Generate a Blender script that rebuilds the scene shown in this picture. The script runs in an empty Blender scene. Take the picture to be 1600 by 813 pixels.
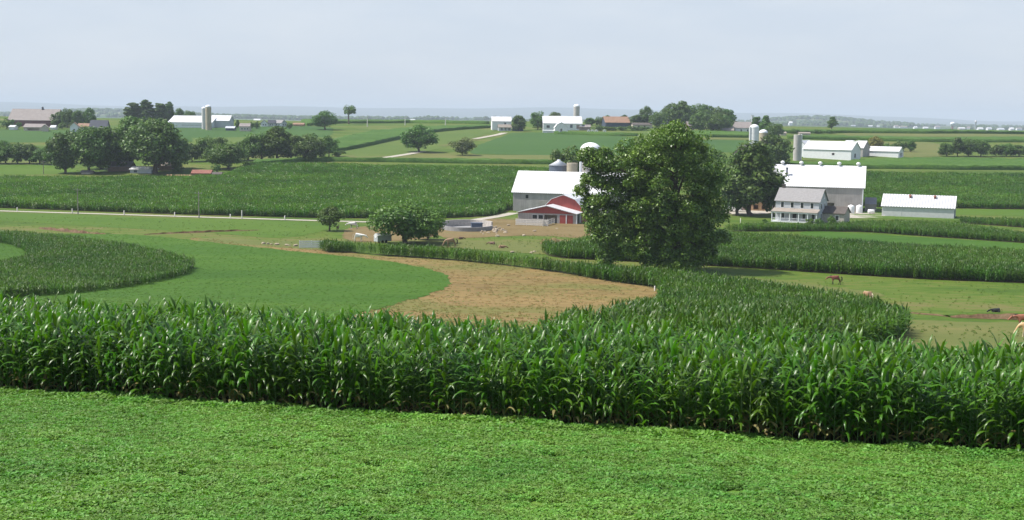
import bpy, bmesh, math, random
import numpy as np
from mathutils import Vector, Matrix, Quaternion
from mathutils.geometry import delaunay_2d_cdt
scene = bpy.context.scene
C = scene.collection
rad = math.radians
EYE = 30.0                      # height of the camera above the z = 0 datum
# ------------------------------------------------------------------ camera
F = 1931.0
ROLL = math.atan(0.0122)
PITCH = math.atan(223.5 / F)
R0 = Vector((1, 0, 0)); FW = Vector((0, math.cos(PITCH), -math.sin(PITCH))); U0 = Vector((0, math.sin(PITCH), math.cos(PITCH)))
CR = R0 * math.cos(ROLL) + U0 * math.sin(ROLL)
CU = -R0 * math.sin(ROLL) + U0 * math.cos(ROLL)
cd = bpy.data.cameras.new('camera'); cam = bpy.data.objects.new('camera', cd); C.objects.link(cam)
cd.sensor_fit = 'HORIZONTAL'; cd.angle = 2 * math.atan(800 / F); cd.clip_start = 0.5; cd.clip_end = 40000
m = Matrix.Identity(4)
for i in range(3):
    m[i][0] = CR[i]; m[i][1] = CU[i]; m[i][2] = -FW[i]
m.translation = (0, 0, EYE)
cam.matrix_world = m
scene.camera = cam
# ------------------------------------------------------------------ terrain height
PU = np.array([-80, 0, 20, 31.7, 45, 60, 100, 130, 160, 200, 240, 300, 345, 400, 500, 600, 700, 800, 900, 960, 1100, 1500, 2500, 4000, 5500, 7500, 20000], float)
PD = np.array([4.3, 4.9, 6.75, 7.9, 9.55, 11.7, 16.9, 20.4, 22.4, 23.7, 24.5, 25.7, 26.5, 25.7, 21.7, 17.5, 13.3, 9.0, 5.3, 4.3, 6.5, 13, 18.5, 18, 20, 22, 22], float)
_h = np.diff(PU); _dl = np.diff(-PD) / _h
_m = np.zeros(len(PU)); _m[0] = _dl[0]; _m[-1] = _dl[-1]
for i in range(1, len(PU) - 1):
    if _dl[i - 1] * _dl[i] > 0:
        w1 = 2 * _h[i] + _h[i - 1]; w2 = _h[i] + 2 * _h[i - 1]
        _m[i] = (w1 + w2) / (w1 / _dl[i - 1] + w2 / _dl[i])
def prof(u):
    u = np.clip(u, PU[0], PU[-1]); k = np.clip(np.searchsorted(PU, u) - 1, 0, len(PU) - 2)
    t = (u - PU[k]) / _h[k]
    return ((2*t**3 - 3*t*t + 1) * -PD[k] + (t**3 - 2*t*t + t) * _h[k] * _m[k] + (-2*t**3 + 3*t*t) * -PD[k+1] + (t**3 - t*t) * _h[k] * _m[k+1])
def sst(a, b, x):
    t = np.clip((x - a) / (b - a), 0, 1); return t * t * (3 - 2 * t)
def G(x, y):
    x = np.asarray(x, float); y = np.asarray(y, float)
    t = sst(60, 180, y)
    u = (0.2 * x + 0.98 * y) * (1 - t) + y * t
    z = prof(u)
    z = z + sst(380, 560, y) * (1 - sst(1100, 1800, y)) * (0.9 * np.sin(x / 95.0 + 0.6) + 0.5 * np.sin(x / 41.0 + y / 130.0))
    z = z - sst(0, 400, x) * sst(500, 900, y) * (1 - sst(1500, 3000, y)) * 1.3
    a = x / np.maximum(y, 1)
    z = z + sst(2200, 3200, y) * (1 - sst(5500, 6800, y)) * (4 * np.sin(a * 9 + y / 500.0) + 3 * np.sin(a * 23 + 2))
    hill = 132 + 16 * np.sin(a * 11 + 1.1) + 10 * np.sin(a * 27 + 0.4) + 5 * np.sin(a * 61) - 70 * sst(0.16, 0.46, a)
    z = z + sst(12500, 17500, y) * np.maximum(hill, 20)
    hill2 = 26 * np.exp(-((a - 0.24) / 0.05) ** 2) + 18 * np.exp(-((a + 0.33) / 0.06) ** 2)
    z = z + sst(4200, 5400, y) * (1 - sst(5600, 7000, y)) * hill2
    return z + EYE
def gz(x, y): return float(G(x, y))
_T = np.concatenate([np.linspace(8, 700, 3000), np.geomspace(701, 19000, 2500)])
def ray(px, py):
    return FW + CR * ((px - 800) / F) - CU * ((py - 406.5) / F)
def at(px, py, h=0.0):
    """ground point seen at a pixel of the 1600x813 photo (h: height above the ground)"""
    d = ray(px, py)
    x = d.x * _T; y = d.y * _T; z = EYE + d.z * _T - (G(x, y) + h)
    k = int(np.argmax(z < 0))
    if z[k] >= 0: k = len(_T) - 1
    if k == 0: t = _T[0]
    else:
        t = _T[k-1] + (_T[k] - _T[k-1]) * z[k-1] / (z[k-1] - z[k])
    p = Vector((d.x * t, d.y * t, 0)); p.z = gz(p.x, p.y)
    return p
def proj(p):
    q = Vector(p) - Vector((0, 0, EYE)); w = q.dot(FW)
    return 800 + F * q.dot(CR) / w, 406.5 - F * q.dot(CU) / w
def at_d(px, Y):
    """ground point in picture column px at distance Y"""
    x = (px - 800) / F * Y
    for _ in range(6):
        u, v = proj((x, Y, gz(x, Y))); x += (px - u) * Y / F
    return Vector((x, Y, gz(x, Y)))
def mpp(p): return p.y / F        # metres per photo pixel at a point
# ------------------------------------------------------------------ object helpers
def tag(o, label=None, cat=None, group=None, kind=None):
    if label: o['label'] = label
    if cat: o['category'] = cat
    if group: o['group'] = group
    if kind: o['kind'] = kind
    return o
def thing(name, label, cat, loc, rz=0.0, group=None):
    o = bpy.data.objects.new(name, None); C.objects.link(o)
    o.location = loc; o.rotation_euler = (0, 0, rz); o.empty_display_size = 0.5
    return tag(o, label, cat, group)
def part(name, me, parent=None, label=None):
    o = bpy.data.objects.new(name, me); C.objects.link(o)
    if parent: o.parent = parent
    if label: o['label'] = label
    return o
def mesh_np(name, V, Fq, mats, mi=None, smooth=False):
    """mesh from arrays; Fq an (n,k) array"""
    me = bpy.data.meshes.new(name)
    V = np.asarray(V, np.float32); Fq = np.asarray(Fq, np.int32); n, k = Fq.shape
    me.vertices.add(len(V)); me.vertices.foreach_set('co', V.ravel())
    me.loops.add(n * k); me.loops.foreach_set('vertex_index', Fq.ravel())
    me.polygons.add(n)
    me.polygons.foreach_set('loop_start', np.arange(0, n * k, k, dtype=np.int32))
    for mm in mats: me.materials.append(mm)
    if mi is not None: me.polygons.foreach_set('material_index', np.asarray(mi, np.int32))
    if smooth: me.polygons.foreach_set('use_smooth', np.ones(n, bool))
    me.update(calc_edges=True); me.validate()
    return me
class MB:
    """collects boxes, tubes and prisms into one mesh"""
    def __init__(s): s.v = []; s.f = []; s.sm = []
    def add(s, v, f, smooth=False):
        o = len(s.v); s.v += [tuple(p) for p in v]
        for q in f: s.f.append([i + o for i in q]); s.sm.append(smooth)
    def box(s, c, d, rz=0.0, bev=0.0):
        hx, hy, hz = d[0] / 2, d[1] / 2, d[2] / 2
        cz, sz = math.cos(rz), math.sin(rz); v = []
        for z in (-hz, hz):
            for x, y in ((-hx, -hy), (hx, -hy), (hx, hy), (-hx, hy)):
                v.append((c[0] + x * cz - y * sz, c[1] + x * sz + y * cz, c[2] + z))
        s.add(v, [(0, 3, 2, 1), (4, 5, 6, 7), (0, 1, 5, 4), (1, 2, 6, 5), (2, 3, 7, 6), (3, 0, 4, 7)])
    def tube(s, pts, rs, n=8, cap=True):
        pts = [Vector(p) for p in pts]; v = []; L = len(pts)
        ref = None
        for i, p in enumerate(pts):
            d = (pts[min(i + 1, L - 1)] - pts[max(i - 1, 0)]).normalized()
            if ref is None: ref = d.orthogonal().normalized()
            a = (ref - d * ref.dot(d))
            a = a.normalized() if a.length > 1e-4 else d.orthogonal().normalized()
            ref = a; b = d.cross(a)
            for k in range(n):
                t = 2 * math.pi * k / n
                v.append(p + (a * math.cos(t) + b * math.sin(t)) * rs[i])
        f = [(i * n + k, i * n + (k + 1) % n, (i + 1) * n + (k + 1) % n, (i + 1) * n + k) for i in range(L - 1) for k in range(n)]
        s.add(v, f, True)
        if cap:
            s.add(v[:n], [tuple(range(n - 1, -1, -1))]); s.add(v[-n:], [tuple(range(n))])
    def lathe(s, prof_, n=20, c=(0, 0, 0), sx=1.0, sy=1.0, cap=True):
        v = []; L = len(prof_)
        for r, z in prof_:
            for k in range(n):
                t = 2 * math.pi * k / n
                v.append((c[0] + r * sx * math.cos(t), c[1] + r * sy * math.sin(t), c[2] + z))
        f = [(i * n + k, i * n + (k + 1) % n, (i + 1) * n + (k + 1) % n, (i + 1) * n + k) for i in range(L - 1) for k in range(n)]
        s.add(v, f, True)
        if cap:
            s.add(v[:n], [tuple(range(n - 1, -1, -1))])
            if prof_[-1][0] > 0.02: s.add(v[-n:], [tuple(range(n))])
    def mesh(s, name, mat):
        me = bpy.data.meshes.new(name); me.from_pydata(s.v, [], s.f)
        for mm in (mat if isinstance(mat, (list, tuple)) else [mat]): me.materials.append(mm)
        me.polygons.foreach_set('use_smooth', s.sm); me.update(); return me
    def put(s, name, mat, parent=None, label=None): return part(name, s.mesh(name, mat), parent, label)
def dup(root, loc, rz=0.0, scale=(1, 1, 1), label=None, group=None):
    r = root.copy(); C.objects.link(r); r.location = loc; r.rotation_euler = (0, 0, rz); r.scale = scale
    if label: r['label'] = label
    if group: r['group'] = group
    for ch in root.children:
        c = ch.copy(); C.objects.link(c); c.parent = r
        for g in ch.children:
            d = g.copy(); C.objects.link(d); d.parent = c
    return r
# ------------------------------------------------------------------ materials
def newmat(name):
    mt = bpy.data.materials.new(name); mt.use_nodes = True
    nt = mt.node_tree; b = nt.nodes['Principled BSDF']
    return mt, nt, b
def nd(nt, typ, **kw):
    n = nt.nodes.new(typ)
    for k, v in kw.items(): setattr(n, k, v)
    return n
def noise(nt, vec, scale, detail=4, rough=0.55):
    n = nd(nt, 'ShaderNodeTexNoise'); n.inputs['Scale'].default_value = scale
    n.inputs['Detail'].default_value = detail; n.inputs['Roughness'].default_value = rough
    if vec is not None: nt.links.new(vec, n.inputs['Vector'])
    return n.outputs['Fac']
def ramp(nt, fac, stops):
    r = nd(nt, 'ShaderNodeValToRGB'); e = r.color_ramp.elements
    while len(e) < len(stops): e.new(0.5)
    for i, (p, c) in enumerate(stops):
        e[i].position = p; e[i].color = (*c, 1) if len(c) == 3 else c
    nt.links.new(fac, r.inputs['Fac']); return r.outputs['Color']
def mix(nt, fac, a, b, mode='MIX'):
    n = nd(nt, 'ShaderNodeMix', data_type='RGBA', blend_type=mode)
    for s, v in ((n.inputs['Factor'], fac), (n.inputs[6], a), (n.inputs[7], b)):
        if isinstance(v, bpy.types.NodeSocket): nt.links.new(v, s)
        elif isinstance(v, (int, float)): s.default_value = v
        else: s.default_value = (*v, 1)
    return n.outputs[2]
def coords(nt, kind='pos', scale=(1, 1, 1), rot=(0, 0, 0)):
    if kind == 'pos': o = nd(nt, 'ShaderNodeNewGeometry').outputs['Position']
    else: o = nd(nt, 'ShaderNodeTexCoord').outputs['Object']
    mp = nd(nt, 'ShaderNodeMapping'); mp.inputs['Scale'].default_value = scale; mp.inputs['Rotation'].default_value = rot
    nt.links.new(o, mp.inputs['Vector']); return mp.outputs['Vector']
def bump(nt, b, h, strength=0.4, dist=0.1):
    n = nd(nt, 'ShaderNodeBump'); n.inputs['Strength'].default_value = strength; n.inputs['Distance'].default_value = dist
    nt.links.new(h, n.inputs['Height']); nt.links.new(n.outputs['Normal'], b.inputs['Normal'])
def plain(name, col, rough=0.7, var=0.12, scale=1.5, metal=0.0, stretch=(1, 1, 1), spec=0.3):
    mt, nt, b = newmat(name)
    v = coords(nt, 'obj', stretch)
    f = noise(nt, v, scale, 5, 0.6)
    lo = tuple(c * (1 - var) for c in col); hi = tuple(min(c * (1 + var), 1) for c in col)
    nt.links.new(ramp(nt, f, [(0.3, lo), (0.7, hi)]), b.inputs['Base Color'])
    b.inputs['Roughness'].default_value = rough; b.inputs['Metallic'].default_value = metal
    b.inputs['Specular IOR Level'].default_value = spec
    return mt
GTRIM = {'sod_grass': (.60, .64, .30), 'pasture_grass': (.66, .60, .30), 'bright_meadow': (.66, .62, .28), 'hay_field': (.7, .62, .36), 'tilled_soil': (.50, .49, .40), 'bare_earth': (.56, .62, .46), 'pale_gravel': (.66, .65, .62), 'alfalfa_floor': (1.2, 1.1, .8), 'crop_floor': (.7, .7, .7), 'dry_grass': (.58, .66, .36), 'eroded_bank': (.6, .6, .55), 'bean_field': (.8, .66, .45), 'corn_canopy': (1.25, 1.0, .6)}
def field_mat(name, stops, s1=0.02, s2=0.6, stretch=(1, 1, 1), rot=0.0, bumpd=0.0, mixf=0.5, fine=6.0, spec=0.15):
    k_ = GTRIM.get(name, (0.75, 0.60, 0.44)); stops = [(p_, tuple(a_ * b_ for a_, b_ in zip(c_, k_))) for p_, c_ in stops]
    """ground cover: big patches and fine grain mixed through one ramp"""
    mt, nt, b = newmat(name)
    v = coords(nt, 'pos', stretch, (0, 0, rot))
    a = noise(nt, v, s1, 6, 0.6); c = noise(nt, v, s2, 5, 0.65)
    mx = nd(nt, 'ShaderNodeMath', operation='MULTIPLY_ADD'); nt.links.new(c, mx.inputs[0]); mx.inputs[1].default_value = mixf
    m2 = nd(nt, 'ShaderNodeMath', operation='MULTIPLY'); nt.links.new(a, m2.inputs[0]); m2.inputs[1].default_value = 1 - mixf
    nt.links.new(m2.outputs[0], mx.inputs[2])
    nt.links.new(ramp(nt, mx.outputs[0], [(0.5 + (p - 0.5) * 0.62, c_) for p, c_ in stops]), b.inputs['Base Color'])
    b.inputs['Roughness'].default_value = 0.9; b.inputs['Specular IOR Level'].default_value = spec
    if bumpd:
        h = noise(nt, coords(nt), fine, 4, 0.7); bump(nt, b, h, 0.7, bumpd)
    return mt
def leaf_mat(name, c1, c2, rough=0.45, spec=0.4, trans=0.3, nscale=0.35, tint=None):
    mt, nt, b = newmat(name)
    g = nd(nt, 'ShaderNodeNewGeometry'); oi = nd(nt, 'ShaderNodeObjectInfo')
    f = noise(nt, coords(nt), nscale, 3, 0.6)
    col = ramp(nt, f, [(0.32, c1), (0.68, c2)])
    hs = nd(nt, 'ShaderNodeHueSaturation'); nt.links.new(col, hs.inputs['Color'])
    mr = nd(nt, 'ShaderNodeMapRange'); mr.inputs['To Min'].default_value = 0.72; mr.inputs['To Max'].default_value = 1.3
    nt.links.new(g.outputs['Random Per Island'], mr.inputs['Value'])
    mr2 = nd(nt, 'ShaderNodeMapRange'); mr2.inputs['To Min'].default_value = 0.8; mr2.inputs['To Max'].default_value = 1.2
    nt.links.new(oi.outputs['Random'], mr2.inputs['Value'])
    mm = nd(nt, 'ShaderNodeMath', operation='MULTIPLY'); nt.links.new(mr.outputs[0], mm.inputs[0]); nt.links.new(mr2.outputs[0], mm.inputs[1])
    nt.links.new(mm.outputs[0], hs.inputs['Value'])
    mr3 = nd(nt, 'ShaderNodeMapRange'); mr3.inputs['To Min'].default_value = 0.485; mr3.inputs['To Max'].default_value = 0.515
    nt.links.new(oi.outputs['Random'], mr3.inputs['Value']); nt.links.new(mr3.outputs[0], hs.inputs['Hue'])
    nt.links.new(hs.outputs['Color'], b.inputs['Base Color'])
    b.inputs['Roughness'].default_value = rough; b.inputs['Specular IOR Level'].default_value = spec
    if trans:
        t = nd(nt, 'ShaderNodeBsdfTranslucent'); tc = mix(nt, 1.0, hs.outputs['Color'], (1.3, 1.5, 0.5), 'MULTIPLY')
        nt.links.new(tc, t.inputs['Color'])
        ms = nd(nt, 'ShaderNodeMixShader'); ms.inputs[0].default_value = trans
        nt.links.new(b.outputs[0], ms.inputs[1]); nt.links.new(t.outputs[0], ms.inputs[2])
        nt.links.new(ms.outputs[0], nt.nodes['Material Output'].inputs['Surface'])
    return mt
# ------------------------------------------------------------------ light, sky, render settings
SUN_EL = 57.0
sun_dir = Vector((-math.cos(rad(3)) * math.cos(rad(SUN_EL)), math.sin(rad(3)) * math.cos(rad(SUN_EL)), math.sin(rad(SUN_EL))))
ld = bpy.data.lights.new('sun', 'SUN'); ld.energy = 3.9; ld.angle = rad(0.5); ld.color = (1.0, 0.955, 0.89)
sun = bpy.data.objects.new('sun', ld); C.objects.link(sun)
sun.rotation_euler = (-sun_dir).to_track_quat('-Z', 'Y').to_euler(); sun.location = (-60, -20, 90)
w = bpy.data.worlds.new('World'); scene.world = w; w.use_nodes = True
nt = w.node_tree; bg = nt.nodes['Background']
sky = nd(nt, 'ShaderNodeTexSky', sky_type='NISHITA'); sky.sun_disc = False
sky.sun_elevation = rad(SUN_EL); sky.sun_rotation = math.atan2(sun_dir.x, sun_dir.y)
sky.air_density = 1.0; sky.dust_density = 1.6; sky.ozone_density = 2.0; sky.altitude = 60
tc = nd(nt, 'ShaderNodeTexCoord'); mp = nd(nt, 'ShaderNodeMapping'); mp.inputs['Scale'].default_value = (2.2, 2.2, 9.0)
nt.links.new(tc.outputs['Generated'], mp.inputs['Vector'])
cl = noise(nt, mp.outputs['Vector'], 2.3, 6, 0.55)
sxz = nd(nt, 'ShaderNodeSeparateXYZ'); nt.links.new(tc.outputs['Generated'], sxz.inputs[0])
veil = nd(nt, 'ShaderNodeMapRange'); veil.inputs['From Min'].default_value = 0.08; veil.inputs['From Max'].default_value = 0.5; veil.inputs['To Min'].default_value = 0.85; veil.inputs['To Max'].default_value = 0.15
nt.links.new(sxz.outputs['Z'], veil.inputs['Value'])
veilc = ramp(nt, cl, [(0.40, (3.76, 4.10, 4.66)), (0.72, (4.35, 4.55, 4.90))])
SKYMIX = mix(nt, veil.outputs[0], sky.outputs['Color'], veilc)
SKYMIX = mix(nt, 1.0, SKYMIX, (0.99, 1.0, 1.01), 'MULTIPLY')
nt.links.new(SKYMIX, bg.inputs['Color']); bg.inputs['Strength'].default_value = 0.105
vs = scene.view_settings; vs.view_transform = 'Standard'; vs.look = 'None'; vs.gamma = 1; vs.use_curve_mapping = False; vs.exposure = 0.78
cy = scene.cycles
cy.max_bounces = 5; cy.diffuse_bounces = 3; cy.glossy_bounces = 2; cy.transmission_bounces = 3; cy.transparent_max_bounces = 4; cy.volume_bounces = 0
cy.caustics_reflective = False; cy.caustics_refractive = False; cy.use_denoising = True
cy.sample_clamp_indirect = 6
# ------------------------------------------------------------------ the air
HAZE = 1.2e-4
mt = bpy.data.materials.new('haze_air'); mt.use_nodes = True; mt.node_tree.nodes.clear()
pv = mt.node_tree.nodes.new('ShaderNodeVolumePrincipled'); ou = mt.node_tree.nodes.new('ShaderNodeOutputMaterial')
mt.node_tree.links.new(pv.outputs[0], ou.inputs['Volume'])
pv.inputs['Color'].default_value = (0.76, 0.87, 0.96, 1); pv.inputs['Density'].default_value = HAZE; pv.inputs['Anisotropy'].default_value = 0.0
pv.inputs['Density Attribute'].default_value = ''
mt.cycles.homogeneous_volume = True
b = MB(); b.box((0, 11000, 100), (44000, 24000, 204))
tag(b.put('haze', mt), kind='stuff')
# ------------------------------------------------------------------ ground sheet
M = {}
M['pasture'] = field_mat('pasture_grass', [(0.28, (0.05, 0.105, 0.022)), (0.44, (0.085, 0.17, 0.032)), (0.58, (0.115, 0.19, 0.045)), (0.74, (0.17, 0.175, 0.075))], 0.018, 0.35, (1, 2.2, 1), 0, 0.05, 0.5)
M['sod'] = field_mat('sod_grass', [(0.28, (0.048, 0.125, 0.020)), (0.5, (0.075, 0.168, 0.026)), (0.72, (0.115, 0.205, 0.036))], 0.016, 0.55, (.3, 2.2, 1), rad(-18), 0.04, 0.5)
M['meadow'] = field_mat('bright_meadow', [(0.3, (0.075, 0.17, 0.03)), (0.7, (0.12, 0.22, 0.045))], 0.02, 0.5, (1, 2, 1), 0, 0.04)
M['soil'] = field_mat('tilled_soil', [(0.28, (0.17, 0.13, 0.055)), (0.42, (0.35, 0.25, 0.11)), (0.6, (0.50, 0.35, 0.165)), (0.75, (0.30, 0.26, 0.10))], 0.035, 0.75, (.4, 2.6, 1), rad(-14), 0.06, 0.72, 4.0)
def till(mt):
    nt = mt.node_tree; b = nt.nodes['Principled BSDF']; src = b.inputs['Base Color'].links[0].from_socket
    w_ = nd(nt, 'ShaderNodeTexWave', bands_direction='Y'); w_.inputs['Scale'].default_value = .075; w_.inputs['Distortion'].default_value = 9; w_.inputs['Detail'].default_value = 4; w_.inputs['Detail Scale'].default_value = .35
    nt.links.new(coords(nt, 'pos', (.25, 1, 1), (0, 0, rad(14))), w_.inputs['Vector'])
    f = noise(nt, coords(nt), .05, 5, .65)
    c = mix(nt, ramp(nt, f, [(.46, (0, 0, 0)), (.60, (.85, .85, .85))]), src, (0.13, 0.135, 0.034))
    c = mix(nt, ramp(nt, w_.outputs['Fac'], [(.25, (.2, .2, .2)), (.75, (0, 0, 0))]), c, (0.13, 0.085, 0.036))
    nt.links.new(c, b.inputs['Base Color'])
till(M['soil'])
M['earth'] = field_mat('bare_earth', [(0.28, (0.17, 0.13, 0.055)), (0.45, (0.27, 0.175, 0.095)), (0.6, (0.33, 0.22, 0.13)), (0.75, (0.17, 0.19, 0.07))], 0.05, 0.9, (1, 1.6, 1), 0, 0.06)
M['crop_floor'] = field_mat('crop_floor', [(0.3, (0.05, 0.05, 0.02)), (0.7, (0.09, 0.075, 0.035))], 0.1, 1.0)
M['bean'] = field_mat('bean_field', [(0.3, (0.04, 0.125, 0.032)), (0.7, (0.062, 0.16, 0.04))], 0.012, 0.35, (1, 1.5, 1), 0, 0.05, 0.4)
M['hay'] = field_mat('hay_field', [(0.3, (0.095, 0.185, 0.048)), (0.7, (0.14, 0.22, 0.065))], 0.012, 0.3, (1, 2, 1), 0, 0.05, 0.4)
M['dry'] = field_mat('dry_grass', [(0.3, (0.15, 0.175, 0.07)), (0.55, (0.20, 0.195, 0.095)), (0.75, (0.27, 0.22, 0.13))], 0.02, 0.4, (1, 2.5, 1), 0, 0.05, 0.5)
M['gravel'] = field_mat('pale_gravel', [(0.3, (0.50, 0.46, 0.39)), (0.7, (0.64, 0.60, 0.52))], 0.3, 3.0, (1, 1, 1), 0, 0.02)
M['alfalfa_floor'] = field_mat('alfalfa_floor', [(0.3, (0.06, 0.14, 0.022)), (0.6, (0.085, 0.17, 0.03)), (0.8, (0.13, 0.12, 0.05))], 0.15, 1.5)
def far_ground():
    mt, nt, b = newmat('open_country')
    v = coords(nt, 'pos', (0.0022, 0.0045, 0))
    vo = nd(nt, 'ShaderNodeTexVoronoi'); nt.links.new(v, vo.inputs['Vector']); vo.inputs['Scale'].default_value = 1.0
    sep = nd(nt, 'ShaderNodeSeparateColor'); nt.links.new(vo.outputs['Color'], sep.inputs[0])
    colr = ramp(nt, sep.outputs[0], [(0.0, (0.03, 0.07, 0.02)), (0.35, (0.06, 0.10, 0.025)), (0.6, (0.04, 0.07, 0.02)), (0.8, (0.12, 0.13, 0.05)), (1.0, (0.07, 0.11, 0.03))])
    near = field_nodes(nt)
    g = nd(nt, 'ShaderNodeNewGeometry'); sx = nd(nt, 'ShaderNodeSeparateXYZ'); nt.links.new(g.outputs['Position'], sx.inputs[0])
    f = nd(nt, 'ShaderNodeMapRange'); f.inputs['From Min'].default_value = 950; f.inputs['From Max'].default_value = 1300; nt.links.new(sx.outputs['Y'], f.inputs['Value'])
    f2 = nd(nt, 'ShaderNodeMapRange'); f2.inputs['From Min'].default_value = 12500; f2.inputs['From Max'].default_value = 14000; nt.links.new(sx.outputs['Y'], f2.inputs['Value'])
    c = mix(nt, f.outputs[0], near, colr); c = mix(nt, f2.outputs[0], c, (0.035, 0.06, 0.03))
    nt.links.new(c, b.inputs['Base Color']); b.inputs['Roughness'].default_value = 0.9; b.inputs['Specular IOR Level'].default_value = 0.15
    bump(nt, b, noise(nt, coords(nt), 5.0, 4, 0.7), 0.7, 0.05)
    return mt
def field_nodes(nt):
    v = coords(nt, 'pos', (1, 2.4, 1))
    a = noise(nt, v, 0.016, 6, 0.6); c = noise(nt, v, 0.3, 5, 0.7)
    mx = nd(nt, 'ShaderNodeMath', operation='MULTIPLY_ADD'); nt.links.new(c, mx.inputs[0]); mx.inputs[1].default_value = 0.5
    m2 = nd(nt, 'ShaderNodeMath', operation='MULTIPLY'); nt.links.new(a, m2.inputs[0]); m2.inputs[1].default_value = 0.5
    nt.links.new(m2.outputs[0], mx.inputs[2])
    return ramp(nt, mx.outputs[0], [(0.40, (0.040, 0.082, 0.007)), (0.475, (0.065, 0.115, 0.010)), (0.53, (0.090, 0.128, 0.017)), (0.60, (0.135, 0.125, 0.040))])
ths = np.radians(np.linspace(-62, 62, 249))
rs = [52.0]
while rs[-1] < 20500: rs.append(rs[-1] + min(max(1.3, (rs[-1] - 55) * 0.0125), 110 if rs[-1] < 8000 else 260))
rs = np.array(rs)
RR, TT = np.meshgrid(rs, ths, indexing='ij')
GX = RR * np.sin(TT) * 1.0; GY = RR * np.cos(TT) - 60
GZ = G(GX, GY)
nr, ntt = RR.shape
idx = np.arange(nr * ntt).reshape(nr, ntt)
FQ = np.stack([idx[:-1, :-1], idx[:-1, 1:], idx[1:, 1:], idx[1:, :-1]], -1).reshape(-1, 4)[:, ::-1]
tag(part('ground', mesh_np('ground', np.stack([GX, GY, GZ], -1).reshape(-1, 3), FQ, [far_ground()], smooth=True)), kind='structure')
# ------------------------------------------------------------------ draped fields
def world_poly(pts):
    out = []
    for p in pts:
        q = at(p[0], p[1], p[2] if len(p) > 2 else 0.0); out.append((q.x, q.y))
    return out
def refine(poly, step, rough=0.0, seed=0, smooth=True):
    rng = random.Random(seed); n = len(poly); out = []
    P = [Vector(p).to_2d() if len(p) > 1 else p for p in poly]
    for i in range(n):
        p0, p1, p2, p3 = P[i - 1], P[i], P[(i + 1) % n], P[(i + 2) % n]
        L = (p2 - p1).length; k = max(1, int(L / step))
        for j in range(k):
            t = j / k
            if smooth:
                # centripetal-ish cardinal with limited tangents
                m1 = (p2 - p0); m2 = (p3 - p1)
                m1 = m1 * min(0.5, 0.5 * L / max(m1.length, 1e-6) * 1.2); m2 = m2 * min(0.5, 0.5 * L / max(m2.length, 1e-6) * 1.2)
                q = p1 * (2*t**3 - 3*t*t + 1) + m1 * (t**3 - 2*t*t + t) + p2 * (-2*t**3 + 3*t*t) + m2 * (t**3 - t*t)
            else: q = p1.lerp(p2, t)
            if rough: q = q + Vector((rng.uniform(-rough, rough), rng.uniform(-rough, rough)))
            out.append(q)
    return out
def inside(poly, X, Y):
    r = np.zeros(X.shape, bool); n = len(poly)
    for i in range(n):
        x1, y1 = poly[i]; x2, y2 = poly[(i + 1) % n]
        if y1 == y2: continue
        c = ((y1 > Y) != (y2 > Y)) & (X < (x2 - x1) * (Y - y1) / (y2 - y1) + x1)
        r ^= c
    return r
def tri_poly(poly, step):
    P = np.array([(p[0], p[1]) for p in poly]); x0, y0 = P.min(0); x1, y1 = P.max(0)
    X, Y = np.meshgrid(np.arange(x0 + step / 2, x1, step), np.arange(y0 + step / 2, y1, step))
    X = X.ravel() + np.random.RandomState(3).uniform(-0.2, 0.2, X.size) * step; Y = Y.ravel()
    k = inside(P, X, Y); X = X[k]; Y = Y[k]
    n = len(P); vs = [Vector(p) for p in P] + [Vector((a, c)) for a, c in zip(X, Y)]
    ed = [(i, (i + 1) % n) for i in range(n)]
    v, e, f, _, _, _ = delaunay_2d_cdt(vs, ed, [], 1, 1e-4)
    return np.array([(q.x, q.y) for q in v]), [tuple(q) for q in f]
def drape(name, poly, mat, dz=0.04, step=None, kind='structure'):
    yy = np.mean([p[1] for p in poly]); step = step or max(2.5, yy / 70)
    v, f = tri_poly(poly, step)
    V = np.column_stack([v, G(v[:, 0], v[:, 1]) + dz])
    f = [q if ((v[q[1]][0] - v[q[0]][0]) * (v[q[2]][1] - v[q[0]][1]) - (v[q[1]][1] - v[q[0]][1]) * (v[q[2]][0] - v[q[0]][0])) > 0 else q[::-1] for q in f]
    o = part(name, mesh_np(name, V, np.array(f), [mat], smooth=True))
    if kind: o['kind'] = kind
    return o
def fieldpx(name, pts, mat, dz=0.04, rough=0.0, smooth=True, step=None, seed=1):
    w_ = world_poly(pts); yy = np.mean([p[1] for p in w_]); st = step or max(1.2, yy / 110)
    pl = refine(w_, st, rough, seed, smooth)
    drape(name, pl, mat, dz, step=max(2.5, yy / 60)); return pl
def slab(name, pts, mat, h, label, smooth=False, bumpy=0.35, seed=2):
    """a far standing crop: canopy with sides"""
    w_ = world_poly(pts); yy = np.mean([p[1] for p in w_]); st = max(2.0, yy / 200)
    pl = refine(w_, st, 0.25, seed, smooth)
    v, f = tri_poly(pl, st); rg = np.random.RandomState(seed)
    base = G(v[:, 0], v[:, 1]); top = base + h + rg.uniform(-bumpy, bumpy, len(v))
    n = len(v); V = np.concatenate([np.column_stack([v, top]), np.column_stack([v, base - 0.3])])
    FT = []; cnt = {}
    for q in f:
        if ((v[q[1]][0] - v[q[0]][0]) * (v[q[2]][1] - v[q[0]][1]) - (v[q[1]][1] - v[q[0]][1]) * (v[q[2]][0] - v[q[0]][0])) < 0: q = q[::-1]
        FT.append(q)
        for i in range(3):
            e = (q[i], q[(i + 1) % 3]); cnt[e] = 1
    for (a, c) in list(cnt):
        if (c, a) not in cnt: FT += [(c, a, a + n), (c, a + n, c + n)]
    o = part(name, mesh_np(name, V, np.array(FT), [mat])); tag(o, label, 'crop', kind='stuff')
    return pl
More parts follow.
